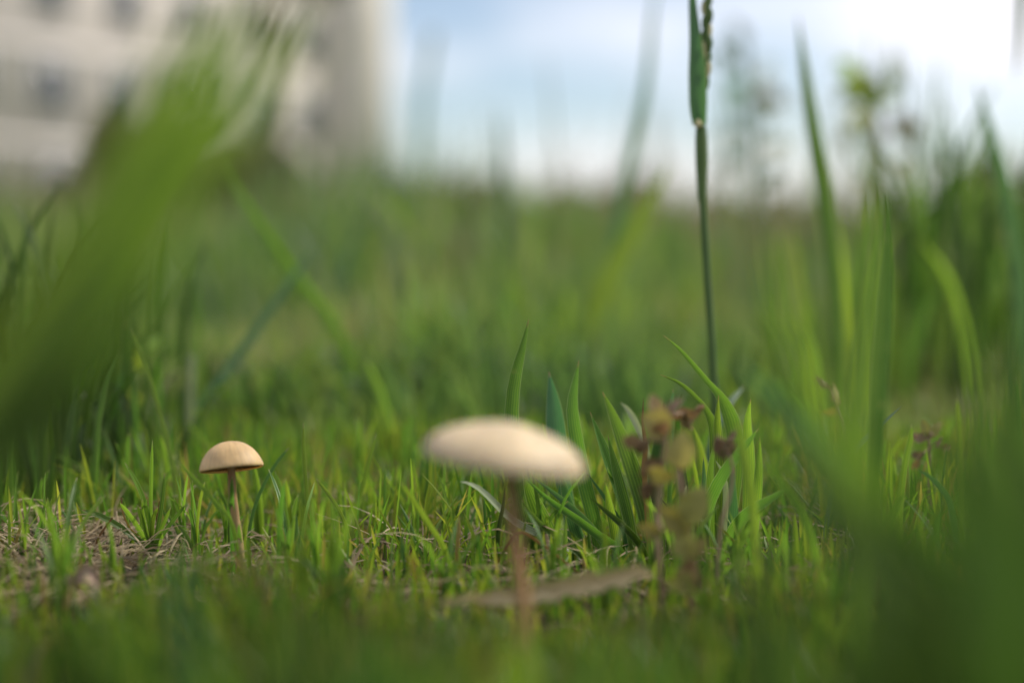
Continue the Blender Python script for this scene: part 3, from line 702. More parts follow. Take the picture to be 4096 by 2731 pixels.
# ---- bundles of blades close to the lens, each one plant
def bundle(label, rootpx, d, spine, n, spread, wpx, mats, ds=.02, tipvar=.25):
    """blades of one plant following a shared spine (tip first, pixels), fanned by spread"""
    b = ground_at(rootpx, d)
    root = empty('grass_clump', b, label, 'grass clump')
    m_ = len(spine)
    for k in range(n):
        o1, o2 = random.gauss(0, 1), random.gauss(0, 1)
        dd = d + random.uniform(-ds, ds)
        cut = random.uniform(0, tipvar) * (m_ - 1)
        pts = []
        for i in range(m_):
            u = max(i, cut) if i == 0 else i
            if i < cut: continue
            fan = 1 - .75 * i / (m_ - 1)
            pts.append((spine[i][0] + o1 * spread * fan + o2 * spread * .3 * math.sin(i * 1.3), spine[i][1] + o2 * spread * .5 * fan))
        if len(pts) < 3: continue
        hero(pts, dd, dd, wpx * random.uniform(.5, 1.3), random.choice(mats), 'leaf_blade', root, prof='leaf', across=3, nseg=14, tw=(random.uniform(-.7, .7), random.uniform(-.7, .7)))
    return root
bundle('out of focus plant of arching blades before the building', -330, .24, [(1230, -300), (1040, -30), (860, 250), (700, 520), (540, 800), (360, 1100), (130, 1420), (-120, 1800), (-330, 2400)], 28, 175, 70, ['bright', 'lawn', 'bright', 'bright', 'fresh', 'lawn'], .045, .1)
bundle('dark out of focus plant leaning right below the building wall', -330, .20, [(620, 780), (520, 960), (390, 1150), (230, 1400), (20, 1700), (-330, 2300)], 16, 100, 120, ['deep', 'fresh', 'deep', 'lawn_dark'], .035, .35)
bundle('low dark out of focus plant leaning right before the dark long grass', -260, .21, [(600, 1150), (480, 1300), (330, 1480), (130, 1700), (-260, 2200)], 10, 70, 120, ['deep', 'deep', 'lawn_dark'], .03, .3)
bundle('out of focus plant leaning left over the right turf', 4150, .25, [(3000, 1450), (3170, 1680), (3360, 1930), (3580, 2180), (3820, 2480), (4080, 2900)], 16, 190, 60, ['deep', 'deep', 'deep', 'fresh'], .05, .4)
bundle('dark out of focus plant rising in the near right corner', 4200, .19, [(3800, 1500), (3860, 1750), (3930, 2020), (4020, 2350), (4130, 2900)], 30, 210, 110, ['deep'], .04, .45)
bundle('upright out of focus plant at the right edge', 4150, .30, [(4000, 800), (4020, 1250), (4050, 1700), (4080, 2200), (4130, 2800)], 10, 170, 60, ['deep', 'fresh', 'deep'], .06, .3)

# ---- clumps of tall grass built as things with blades
def clump(label, px, d, n, h, hw, wd, mats, spread, lean=(0, 0), group=None, name='grass_clump', splay=.2):
    b = ground_at(px, d)
    root = empty(name, b, label, 'grass clump', group)
    for k in range(n):
        bx = b.x + random.gauss(0, spread); by = b.y + random.gauss(0, spread)
        hh = h * random.uniform(1 - hw, 1 + hw); a = random.uniform(0, 6.283); l = min(2.2 * splay, abs(random.gauss(.9 * splay, splay)))
        dx = math.cos(a) * l * hh + lean[0] * hh; dy = .6 * math.sin(a) * l * hh + lean[1] * hh
        g = float(gz(bx, by)) - .003
        P = [Vector((bx, by, g)), Vector((bx + dx * .12, by + dy * .12, g + hh * .4)), Vector((bx + dx * .45, by + dy * .45, g + hh * .78)), Vector((bx + dx, by + dy, g + hh))]
        v, f, uv = ribbon(P, wd * random.uniform(.6, 1.2), (random.uniform(-1, 1), random.uniform(-1, 1)), 9, 3, .4, 'leaf')
        localise(mesh_obj('leaf_blade', v, f, M[random.choice(mats)], uvs=uv), root)
    return root
clump('dark clump of long grass behind the straw patch at left', 100, .70, 60, .115, .35, .004, ['deep', 'lawn_dark', 'deep', 'deep'], .028)
clump('low dense dark clump right behind the straw patch', 60, .62, 60, .060, .35, .0035, ['deep', 'deep', 'lawn_dark'], .022, splay=.25)
clump('low dense dark clump between straw patch and smaller mushroom', 400, .66, 50, .050, .4, .0032, ['deep', 'lawn_dark', 'deep'], .022, splay=.25)
clump('dark clump of long grass beside the left building wall', 370, .80, 50, .105, .4, .004, ['deep', 'lawn_dark', 'deep'], .030)
clump('tall dark clump at the right edge of the meadow', 3980, 1.05, 60, .165, .4, .006, ['deep', 'fresh', 'deep', 'deep'], .045)
clump('tall green clump between leafy weed and right edge', 3720, 1.2, 44, .14, .4, .006, ['deep', 'fresh', 'fresh'], .04)
clump('wide green clump behind the broad bright blade', 3380, 1.0, 30, .11, .4, .005, ['fresh', 'deep', 'bright'], .04)
clump('light green clump behind the larger mushroom', 1950, .95, 36, .075, .4, .004, ['fresh', 'bright', 'lawn'], .035)
clump('green clump in the rough grass left of the larger mushroom', 1330, .85, 30, .05, .4, .003, ['fresh', 'lawn_dark', 'lawn'], .03)
clump('yellowish green clump below the russet shrub', 2440, 1.1, 30, .08, .4, .004, ['bright', 'fresh', 'lawn'], .04)
clump('grass clump behind the striped blades', 3050, .80, 30, .06, .4, .0035, ['fresh', 'deep', 'lawn'], .03)
clump('clump of tall fine stems rising behind the yellow leaved weed', 3680, 1.3, 16, .27, .25, .0032, ['greyb', 'meadowb', 'blue', 'fresh'], .05, splay=.12)
clump('few tall fine stems rising beside the grey green weed', 3150, 1.5, 8, .30, .2, .0032, ['greyb', 'meadowb', 'blue'], .05, splay=.12)
clump('few tall fine stems rising before the open sky', 1900, 1.8, 7, .28, .25, .0035, ['greyb', 'meadowb'], .09, splay=.12)
clump('sparse tall clump of mixed blades before the brown shrub', 1750, 1.5, 22, .15, .35, .006, ['greyb', 'fresh', 'bright', 'meadowb'], .05, splay=.3)
clump('sparse tall clump of bluish blades below the stair tower', 1300, 1.4, 22, .12, .35, .006, ['greyb', 'blue', 'fresh'], .05, splay=.3)
clump('dry straw coloured clump before the russet shrub', 2300, 1.9, 24, .16, .35, .007, ['meadowb', 'fresh', 'meadowb', 'bright'], .06, splay=.3)
clump('sparse olive clump below the grey green weed', 2950, 1.6, 24, .13, .35, .006, ['meadowb', 'fresh', 'greyb'], .05, splay=.3)
clump('dense dark clump in the rough grass beside the long bluish blade', 1500, .86, 34, .040, .35, .004, ['deep', 'deep', 'blue'], .022, splay=.3)
clump('dark clump in the rough grass behind the smaller mushroom', 900, .84, 34, .045, .35, .004, ['deep', 'lawn_dark', 'deep'], .024, splay=.3)
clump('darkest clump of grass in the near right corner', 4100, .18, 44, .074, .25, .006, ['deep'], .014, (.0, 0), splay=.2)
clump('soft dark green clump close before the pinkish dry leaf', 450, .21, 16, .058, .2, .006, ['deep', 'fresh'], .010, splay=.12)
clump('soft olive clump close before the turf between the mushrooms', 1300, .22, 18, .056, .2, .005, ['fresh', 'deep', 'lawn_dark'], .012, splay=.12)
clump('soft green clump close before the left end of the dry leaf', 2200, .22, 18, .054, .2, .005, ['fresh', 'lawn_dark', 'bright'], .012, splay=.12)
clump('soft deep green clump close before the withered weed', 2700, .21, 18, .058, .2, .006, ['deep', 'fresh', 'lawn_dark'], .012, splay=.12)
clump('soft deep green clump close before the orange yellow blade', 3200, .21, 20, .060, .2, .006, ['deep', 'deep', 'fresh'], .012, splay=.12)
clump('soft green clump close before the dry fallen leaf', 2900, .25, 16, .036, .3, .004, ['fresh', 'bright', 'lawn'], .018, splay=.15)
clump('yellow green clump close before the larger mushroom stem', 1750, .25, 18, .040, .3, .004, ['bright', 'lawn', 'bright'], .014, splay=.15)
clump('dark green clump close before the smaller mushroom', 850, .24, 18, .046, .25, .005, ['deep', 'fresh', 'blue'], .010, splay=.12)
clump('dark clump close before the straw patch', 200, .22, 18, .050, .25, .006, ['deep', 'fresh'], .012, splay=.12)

# ------------------------------------------------------------------ lawn sprouts (countable, in focus)
def sprouts():
    protos = []
    for k in range(6):
        parts = []
        nb = random.randint(3, 6)
        for j in range(nb):
            a = random.uniform(0, 6.283); l = abs(random.gauss(.25, .2)); hh = random.uniform(.016, .036)
            dx, dy = math.cos(a) * l * hh, math.sin(a) * l * hh
            ox, oy = random.gauss(0, .0012), random.gauss(0, .0012)
            P = [Vector((ox, oy, -.003)), Vector((ox + dx * .15, oy + dy * .15, hh * .4)), Vector((ox + dx * .5, oy + dy * .5, hh * .75)), Vector((ox + dx, oy + dy, hh))]
            # ribbon() faces the lens from where the sprout will stand, roughly straight ahead
            sh = Vector((0, .52, 0)); v, f, uv = ribbon([q + sh for q in P], random.uniform(.0011, .0018), (random.uniform(-.8, .8), random.uniform(-.8, .8)), 7, 3, .5, 'lawn')
            v = [(q[0], q[1] - .52, q[2]) for q in v]
            me_o = mesh_obj('leaf_blade', v, f, M[random.choice(['lawn', 'lawn', 'lawn_dark', 'fresh'])], uvs=uv)
            parts.append(me_o.data); bpy.data.objects.remove(me_o)
        protos.append(parts)
    pts = scatter(170, .43, .72, .0, slope=.35)
    marks = [(ground_at(940, .50), 'beside the smaller mushroom'), (ground_at(1450, .52), 'between the two mushrooms'), (ground_at(330, .52), 'at the dead straw patch'),
             (ground_at(2000, .45), 'by the larger mushroom stem'), (ground_at(2450, .53), 'at the foot of the broad bladed clump'), (ground_at(2850, .52), 'at the foot of the striped clump'),
             (ground_at(3300, .52), 'before the broad bright blade'), (ground_at(3800, .52), 'in the shade near the reddish weed'), (ground_at(1700, .66), 'at the back edge of the short turf'),
             (ground_at(3100, .68), 'behind the striped clump'), (ground_at(500, .68), 'before the dark long grass')]
    for (x, y, z) in pts:
        near_by = min(marks, key=lambda m: (m[0] - Vector((x, y, z))).length)[1]
        r = empty('lawn_sprout', (x, y, z), 'slender sprout of fine lawn grass ' + near_by, 'sprout', 'lawn sprouts ' + near_by)
        r.rotation_euler.z = random.uniform(-.7, .7); sc_ = random.uniform(.75, 1.2); r.scale = (sc_,) * 3
        for me in random.choice(protos):
            o = bpy.data.objects.new('leaf_blade', me); C.objects.link(o); o.parent = r
sprouts()

# the spread sprout on the straw patch
sp = empty('lawn_sprout', ground_at(610, .52), 'spreading many bladed sprout growing out of the dead straw', 'sprout')
for pts, wp, mt in [
    ([(479, 2009), (510, 2045), (555, 2110), (595, 2190)], 20, 'lawn'), ([(549, 2018), (565, 2070), (585, 2130), (603, 2195)], 19, 'lawn'),
    ([(570, 1995), (573, 2060), (590, 2140), (608, 2200)], 14, 'lawn'), ([(500, 1850), (560, 1960), (595, 2080), (612, 2200)], 20, 'lawn'),
    ([(610, 1760), (606, 1900), (603, 2050), (610, 2200)], 16, 'lawn'), ([(658, 1890), (648, 2010), (630, 2120), (615, 2200)], 18, 'lawn_dark'),
    ([(632, 2026), (612, 2070), (605, 2130), (608, 2200)], 20, 'lawn'), ([(683, 2028), (655, 2090), (630, 2150), (615, 2200)], 18, 'lawn'),
    ([(743, 2016), (700, 2070), (655, 2130), (622, 2200)], 18, 'lawn_dark'), ([(328, 2038), (400, 2062), (474, 2103), (545, 2155), (600, 2205)], 24, 'fresh'),
    ([(650, 2130), (638, 2160), (622, 2200)], 30, 'lawn')]:
    hero(pts, .515, .52, wp, mt, 'leaf_blade', sp, prof='lawn', across=3, nseg=10)
hero([(486, 1990), (492, 2050), (520, 2110), (560, 2150), (580, 2190)], .52, .525, 9, 'brownish', 'straw', None, 'thin upright dead straw beside the spreading sprout', 'straw', prof='even', across=3)
hero([(640, 2003), (632, 2040), (628, 2080), (640, 2150)], .53, .53, 10, 'brown', 'straw', None, 'dark curled dead straw behind the spreading sprout', 'straw', prof='even', across=3)
hero([(450, 2070), (420, 2110), (395, 2150), (380, 2200)], .515, .515, 10, 'brown', 'straw', None, 'short dark dead straw left of the spreading sprout', 'straw', prof='even', across=3)
def straw_arc(pts, d, wp, mat, label):
    P = [at(x, y, d) for x, y in pts]
    for q in P: q.z = max(q.z, float(gz(q.x, q.y)) + .0008)
    P[0].z = float(gz(P[0].x, P[0].y)) + .0003; P[-1].z = float(gz(P[-1].x, P[-1].y)) + .0003
    v, f, uv = ribbon(P, wp * d / FPX, (.9, .9), 14, 3, .8, lambda s: 1 - .5 * abs(2 * s - 1) ** 3)
    b = P[0]; v = [(a[0] - b.x, a[1] - b.y, a[2] - b.z) for a in v]
    o = mesh_obj('straw', v, f, M[mat], uvs=uv); o.location = b; tag(o, label, 'straw')
M['strawb'] = leaf_mat('single_straw', (0.46, 0.38, 0.24), (0.38, 0.3, 0.16), vein=.3, veins=3, mottle=.4, mixf=.2, rough=.6)
straw_arc([(300, 2190), (400, 2185), (480, 2200), (580, 2235)], .505, 14, 'strawb', 'long pale straw lying across the straw patch')
straw_arc([(250, 2110), (330, 2125), (400, 2145), (470, 2175)], .54, 10, 'strawb', 'thin straw lying behind the long pale one')
straw_arc([(1950, 2060), (2060, 2130), (2171, 2172), (2345, 2230)], .49, 20, 'brown', 'brown dead stalk lying between the broad clump and larger mushroom')

# ------------------------------------------------------------------ mushrooms
def cap_material(name, top, mid, rim, streak=0.25):
    m, t, o = base_mat(name); L = t.links
    uv = N(t, 'ShaderNodeUVMap'); sep = N(t, 'ShaderNodeSeparateXYZ'); L.new(uv.outputs[0], sep.inputs[0])
    r = ramp(t, [(0.0, top), (0.55, mid), (0.93, mid), (1.0, rim)]); L.new(sep.outputs[1], r.inputs[0])
    tcn = N(t, 'ShaderNodeTexCoord')
    nz = N(t, 'ShaderNodeTexNoise'); nz.inputs['Scale'].default_value = 220; nz.inputs['Detail'].default_value = 7; L.new(tcn.outputs['Object'], nz.inputs['Vector'])
    n2 = N(t, 'ShaderNodeTexNoise'); n2.inputs['Scale'].default_value = 1.0; n2.inputs['Detail'].default_value = 4
    mp = N(t, 'ShaderNodeMapping'); mp.inputs['Scale'].default_value = (70, 2.5, 1); L.new(uv.outputs[0], mp.inputs[0]); L.new(mp.outputs[0], n2.inputs['Vector'])
    ad = N(t, 'ShaderNodeMath', operation='ADD'); L.new(nz.outputs['Fac'], ad.inputs[0]); L.new(n2.outputs['Fac'], ad.inputs[1])
    mr = N(t, 'ShaderNodeMapRange'); L.new(ad.outputs[0], mr.inputs[0]); mr.inputs[1].default_value = .7; mr.inputs[2].default_value = 1.3; mr.inputs[3].default_value = 1 - streak; mr.inputs[4].default_value = 1 + streak * .6
    n3 = N(t, 'ShaderNodeTexNoise'); n3.inputs['Scale'].default_value = 75; n3.inputs['Detail'].default_value = 3; L.new(tcn.outputs['Object'], n3.inputs['Vector'])
    m3 = N(t, 'ShaderNodeMapRange'); L.new(n3.outputs['Fac'], m3.inputs[0]); m3.inputs[1].default_value = .35; m3.inputs[2].default_value = .65; m3.inputs[3].default_value = .84; m3.inputs[4].default_value = 1.06
    mv = N(t, 'ShaderNodeMath', operation='MULTIPLY'); L.new(mr.outputs[0], mv.inputs[0]); L.new(m3.outputs[0], mv.inputs[1])
    hs = N(t, 'ShaderNodeHueSaturation'); L.new(r.outputs[0], hs.inputs['Color']); L.new(mv.outputs[0], hs.inputs['Value'])
    p = N(t, 'ShaderNodeBsdfPrincipled'); L.new(hs.outputs[0], p.inputs['Base Color']); p.inputs['Roughness'].default_value = .55; p.inputs['Specular IOR Level'].default_value = .35
    p.inputs['Subsurface Weight'].default_value = .35; p.inputs['Subsurface Radius'].default_value = (.004, .0022, .001); p.inputs['Subsurface Scale'].default_value = 1
    b = N(t, 'ShaderNodeBump'); b.inputs['Strength'].default_value = .35; b.inputs['Distance'].default_value = .0004; L.new(ad.outputs[0], b.inputs['Height']); L.new(b.outputs[0], p.inputs['Normal'])
    L.new(p.outputs[0], o.inputs[0]); return m

def stem_material(name, stops):
    m, t, o = base_mat(name); L = t.links
    uv = N(t, 'ShaderNodeUVMap'); sep = N(t, 'ShaderNodeSeparateXYZ'); L.new(uv.outputs[0], sep.inputs[0])
    mp = N(t, 'ShaderNodeMapping'); mp.inputs['Scale'].default_value = (26, 5, 1); L.new(uv.outputs[0], mp.inputs[0])
    nz = N(t, 'ShaderNodeTexNoise'); nz.inputs['Detail'].default_value = 6; nz.inputs['Scale'].default_value = 1; L.new(mp.outputs[0], nz.inputs['Vector'])
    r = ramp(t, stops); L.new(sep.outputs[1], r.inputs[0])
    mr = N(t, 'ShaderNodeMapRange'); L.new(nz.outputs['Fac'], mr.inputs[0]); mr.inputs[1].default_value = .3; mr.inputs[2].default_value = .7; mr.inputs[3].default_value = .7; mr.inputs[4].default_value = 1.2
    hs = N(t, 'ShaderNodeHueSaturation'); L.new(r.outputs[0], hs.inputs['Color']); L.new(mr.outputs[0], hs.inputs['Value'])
    p = N(t, 'ShaderNodeBsdfPrincipled'); L.new(hs.outputs[0], p.inputs['Base Color']); p.inputs['Roughness'].default_value = .55
    p.inputs['Subsurface Weight'].default_value = .15; p.inputs['Subsurface Radius'].default_value = (.001, .0007, .0004); p.inputs['Subsurface Scale'].default_value = 1
    b = N(t, 'ShaderNodeBump'); b.inputs['Strength'].default_value = .4; b.inputs['Distance'].default_value = .0003; L.new(nz.outputs['Fac'], b.inputs['Height']); L.new(b.outputs[0], p.inputs['Normal'])
    L.new(p.outputs[0], o.inputs[0]); return m

def mushroom(label, centre, Rc, profile, under, rim_wave, tilt, stem_px, d_stem, stem_w, capm, stemm, gillm, n_g, seed):
    stem3 = [at(x, y, d) for (x, y), d in zip(stem_px, d_stem)]
    gbase = stem3[-1]; gbase.z = float(gz(gbase.x, gbase.y)) - .004
    root = empty('mushroom', (gbase.x, gbase.y, gbase.z + .004), label, 'mushroom')
    rs = np.random.default_rng(seed)
    nseg = 96
    ph = rs.random(4) * 6.28
    Mt = Matrix.Translation(centre) @ Matrix.Rotation(tilt[0], 4, 'X') @ Matrix.Rotation(tilt[1], 4, 'Y')
    v, uv, f = [], [], []
    prof = smooth_path([(r, 0, z) for r, z in profile], 22)
    npf = len(prof)
    for i, q in enumerate(prof):
        k = i / (npf - 1)
        for j in range(nseg):
            th = 2 * math.pi * j / nseg
            wv = rim_wave * (math.sin(3 * th + ph[0]) + .6 * math.sin(5 * th + ph[1]) + .35 * math.sin(11 * th + ph[2]) + .25 * math.sin(23 * th + ph[3]))
            rr = max(0.00002, q.x * (1 + .5 * wv * k ** 3)) * Rc
            z = (q.z + wv * k ** 3 * .6 + .012 * math.sin(2 * th + ph[1]) * k) * Rc
            v.append((Mt @ Vector((rr * math.cos(th), rr * math.sin(th), z)))[:]); uv.append((j / nseg, k))
    for i in range(npf - 1):
        for j in range(nseg):
            f.append((i*nseg + j, i*nseg + (j+1) % nseg, (i+1)*nseg + (j+1) % nseg, (i+1)*nseg + j))
    localise(mesh_obj('cap', v, f, capm, uvs=uv), root)
    # gills: thin radial lamellae from the stem to just short of the rim
    gv, gf, guv = [], [], []
    zr = profile[-1][1]
    for g in range(n_g):
        th = 2 * math.pi * g / n_g + rs.normal(0, .01)
        short = .12 if g % 2 == 0 else .5
        b = len(gv); tk = .006 * Rc
        ks = np.linspace(short, .955, 6)
        wv = rim_wave * (math.sin(3 * th + ph[0]) + .6 * math.sin(5 * th + ph[1]))
        for kk in ks:
            zl = (under(kk) + wv * kk ** 3 * .6) * Rc
            zt = zl + (.16 + .1 * (1 - kk)) * Rc
            c_, s_ = math.cos(th), math.sin(th)
            for sgn in (-1, 1):
                off = (-s_ * tk * sgn, c_ * tk * sgn)
                gv.append((Mt @ Vector((kk * Rc * c_ + off[0], kk * Rc * s_ + off[1], zt)))[:])
                gv.append((Mt @ Vector((kk * Rc * c_ + off[0] * .3, kk * Rc * s_ + off[1] * .3, zl)))[:])
        for a in range(5):
            o_ = b + a * 4
            gf += [(o_, o_ + 1, o_ + 5, o_ + 4), (o_ + 2, o_ + 6, o_ + 7, o_ + 3), (o_ + 1, o_ + 3, o_ + 7, o_ + 5)]
    localise(mesh_obj('gills', gv, gf, gillm, smooth=False), root)
    # stem
    top = Mt @ Vector((0, 0, under(.15) * Rc + .18 * Rc))
    pth = [gbase] + stem3[::-1][1:] + [top]
    sm = smooth_path(pth, 24)
    rad = [stem_w * .5 * (1.12 - .2 * (i / 23) + .12 * max(0, i / 23 - .85) / .15 + .03 * math.sin(i * 1.7)) for i in range(24)]
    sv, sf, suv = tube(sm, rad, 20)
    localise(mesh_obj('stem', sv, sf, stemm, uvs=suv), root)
    return root

gill_m = solid_mat('gills', (0.12, 0.055, 0.02), (0.22, 0.11, 0.045), scale=300, rough=.8)
gill_m2 = solid_mat('gills_large', (0.20, 0.12, 0.06), (0.32, 0.20, 0.11), scale=300, rough=.8)
# smaller, rounder mushroom
d = .50
cs = at(925, 1865, d)
mushroom('smaller mushroom with a round domed tan cap and slim brown stem', cs, 127 * d / FPX,
         [(0, .80), (.28, .765), (.55, .64), (.76, .45), (.91, .22), (.985, .03), (1.0, -.06), (.97, -.10), (.93, -.05), (.6, .10), (.2, .22), (.1, .24)],
         lambda k: -.07 + .12 * (1 - k), .028, (R(-13), R(-7)), [(926, 1890), (932, 1990), (945, 2094), (958, 2200), (962, 2268)], [.5, .5, .501, .502, .503], 33 * d / FPX,
         cap_material('small_cap', (0.52, 0.35, 0.165), (0.57, 0.395, 0.19), (0.26, 0.13, 0.05)),
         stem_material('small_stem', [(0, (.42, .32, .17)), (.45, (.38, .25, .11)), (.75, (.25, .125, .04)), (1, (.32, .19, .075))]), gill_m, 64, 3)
# larger, flatter mushroom nearer the lens
d = .376
cl = at(2020, 1812, d)
mushroom('larger mushroom with a wide flattened cream cap on a brown stem', cl, 328 * d / FPX,
         [(0, .375), (.12, .372), (.28, .345), (.48, .295), (.68, .23), (.83, .15), (.94, .06), (.99, -.02), (1.0, -.075), (.97, -.11), (.93, -.08), (.6, .0), (.2, .07), (.1, .08)],
         lambda k: -.10 + .10 * (1 - k), .032, (R(0), R(8.5)), [(2043, 1930), (2050, 2050), (2062, 2170), (2080, 2320), (2095, 2470), (2105, 2600)], [.376, .375, .374, .373, .372, .371], 54 * d / FPX,
         cap_material('large_cap', (0.58, 0.45, 0.275), (0.60, 0.475, 0.295), (0.42, 0.30, 0.17), .3),
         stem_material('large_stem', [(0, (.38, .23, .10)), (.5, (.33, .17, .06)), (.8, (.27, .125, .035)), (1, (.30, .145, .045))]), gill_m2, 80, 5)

# ------------------------------------------------------------------ seeding grass stalk
def stalk():
    base = ground_at(2880, .60)
    root = empty('seeding_grass_stalk', base, 'tall seeding grass stalk with a flag leaf rising above the striped clump', 'grass stalk')
    d = .60
    P = [base - Vector((0, 0, .004))] + [at(x, y, d) for x, y in [(2862, 1700), (2856, 1550), (2842, 1289), (2825, 1045), (2810, 749), (2806, 522), (2818, 300), (2828, 60), (2826, -200), (2818, -420)]]
    v, f, uv = tube(smooth_path(P, 30), list(np.linspace(.0019, .0016, 17)) + list(np.linspace(.0015, .0006, 13)), 10)
    localise(mesh_obj('stem', v, f, M['stemg']), root)
    # sheath round the stem under the leaf
    v, f, uv = tube(smooth_path([at(2808, 800, d), at(2806, 640, d), at(2804, 510, d)], 8), [.0019, .0021, .0023, .0025, .0026, .0026, .0025, .0022], 12)
    localise(mesh_obj('sheath', v, f, M['stemg']), root)
    v, f, uv = ribbon([at(2798, 500, d - .001), at(2792, 430, d - .002), at(2788, 300, d - .003), at(2780, 160, d - .003), at(2768, 0, d), at(2762, -160, d), at(2750, -380, d + .01)], 72 * d / FPX, (0, .4), 16, 5, .4,
                      lambda s: (.75 + .25 * min(1, s / .2)) * (1 if s < .35 else max(.03, 1 - ((s - .35) / .65) ** .8)))
    localise(mesh_obj('flag_leaf', v, f, M['blue'], uvs=uv), root)
    v, f, uv = tube([at(2793, 478, d - .003), at(2793, 490, d - .004), at(2793, 502, d - .004), at(2794, 512, d - .003)], [.0004, .0014, .0016, .0005], 10)
    localise(mesh_obj('ligule', v, f, M['strawm']), root)
    # spikelets, alternating up the axis
    axis = smooth_path([at(x, y, d) for x, y in [(2812, 400), (2822, 240), (2828, 60), (2826, -200), (2818, -420)]], 26)
    for i, p in enumerate(axis):
        sgn = 1 if i % 2 else -1
        up = (axis[min(i + 1, 25)] - axis[max(i - 1, 0)]).normalized()
        out_ = Vector((sgn * .8, -.6 * ((i // 2) % 2 * 2 - 1), 0)).normalized()
        L_ = .0085; pts = [p, p + up * L_ * .35 + out_ * .0013, p + up * L_ * .75 + out_ * .0017, p + up * L_ + out_ * .0011]
        v, f, uv = tube(smooth_path(pts, 7), [.0003, .0009, .0012, .0012, .0010, .0006, .0001], 6)
        localise(mesh_obj('spikelet', v, f, M['stemg'] if i % 3 else M['strawm']), root)
M['strawm'] = solid_mat('husk', (0.38, 0.36, 0.16), (0.55, 0.50, 0.28), scale=400, rough=.6)
stalk()

# ------------------------------------------------------------------ weeds with leaves
def leaf_mesh(length, width, curl=.3, cup=.3, crumple=0.0, seed=0):
    """ovate leaf lying along +X from the petiole, with midrib fold, curl and crumple"""
    rs = np.random.default_rng(seed)
    nx, ny = 9, 7
    v, uv, f = [], [], []
    ph = rs.random(6) * 6.28
    for i in range(nx + 1):
        s = i / nx
        wv = width * .5 * max(.03, math.sin(math.pi * s ** .8) ** .75)
        for j in range(ny):
            u = j / (ny - 1) * 2 - 1
            x = length * s; y = u * wv
            z = cup * abs(u) ** 1.3 * wv - curl * length * s * s
            z += crumple * length * (math.sin(s * 7 + ph[0]) * math.sin(u * 4 + ph[1]) + .6 * math.sin(s * 13 + u * 5 + ph[2]))
            x += crumple * length * .8 * math.sin(u * 5 + ph[3]); y += crumple * length * .8 * math.sin(s * 6 + ph[4])
            v.append((x, y, z)); uv.append((j / (ny - 1), s))
    for i in range(nx):
        for j in range(ny - 1):
            a = i * ny + j; f.append((a, a + 1, a + ny + 1, a + ny))
    return v, f, uv

def add_leaf(root, px, py, d, size_px, aspect, ang, mat, pitch=0., roll=0., crumple=0., seed=0, stem_from=None, curl=.3):
    """a leaf whose middle is seen at (px,py); ang is its direction in the upright plane"""
    Lm = size_px * d / FPX
    v, f, uv = leaf_mesh(Lm, Lm * aspect, curl=curl, crumple=crumple, seed=seed)
    c = at(px, py, d)
    rot = Matrix.Rotation(random.uniform(-.5, .5), 4, 'Z') @ Matrix.Rotation(-ang, 4, 'Y') @ Matrix.Rotation(R(90) + roll, 4, 'X') @ Matrix.Rotation(pitch, 4, 'Y')
    Mx = Matrix.Translation(c) @ rot @ Matrix.Translation((-Lm * .5, 0, 0))
    vv = [(Mx @ Vector(a))[:] for a in v]
    o = localise(mesh_obj('leaf', vv, f, M[mat], uvs=uv), root)
    if stem_from is not None:
        b = Mx @ Vector((0, 0, 0)); s0 = stem_from
        v2, f2, _ = tube(smooth_path([s0, (s0 + b) / 2 + Vector((0, 0, .0006)), b], 6), [.00028] * 6, 6)
        localise(mesh_obj('petiole', v2, f2, M['stemp']), root)
    return o

wd = empty('withered_weed', ground_at(2690, .44), 'withered weed with pinkish stems and yellow and brown leaves before the grass clumps', 'weed')
d = .44
A = [at(x, y, d) for x, y in [(2663, 1660), (2665, 1720), (2662, 1768), (2650, 1857), (2637, 1969), (2628, 2058), (2628, 2147), (2640, 2300)]]
gb = ground_at(2650, d); A.append(gb - Vector((0, 0, .004)))
v, f, uv = tube(smooth_path(A[::-1], 24), list(np.linspace(.0009, .0006, 24)), 8); localise(mesh_obj('stem', v, f, M['stemp']), wd)
B = [at(x, y, d - .012) for x, y in [(2708, 1840), (2714, 1890), (2721, 1924), (2730, 1982), (2753, 2058), (2762, 2200), (2764, 2320)]]
gb = ground_at(2764, d - .012); B.append(gb - Vector((0, 0, .004)))
v, f, uv = tube(smooth_path(B[::-1], 22), list(np.linspace(.0009, .0007, 22)), 8); localise(mesh_obj('stem', v, f, M['stemp']), wd)
E = [at(x, y, d + .02) for x, y in [(2905, 1800), (2922, 1840), (2930, 1900), (2915, 2000), (2880, 2120)]]
gb = ground_at(2860, d + .02); E.append(gb - Vector((0, 0, .004)))
v, f, uv = tube(smooth_path(E[::-1], 18), list(np.linspace(.0006, .0004, 18)), 8); localise(mesh_obj('stem', v, f, M['stemp']), wd)
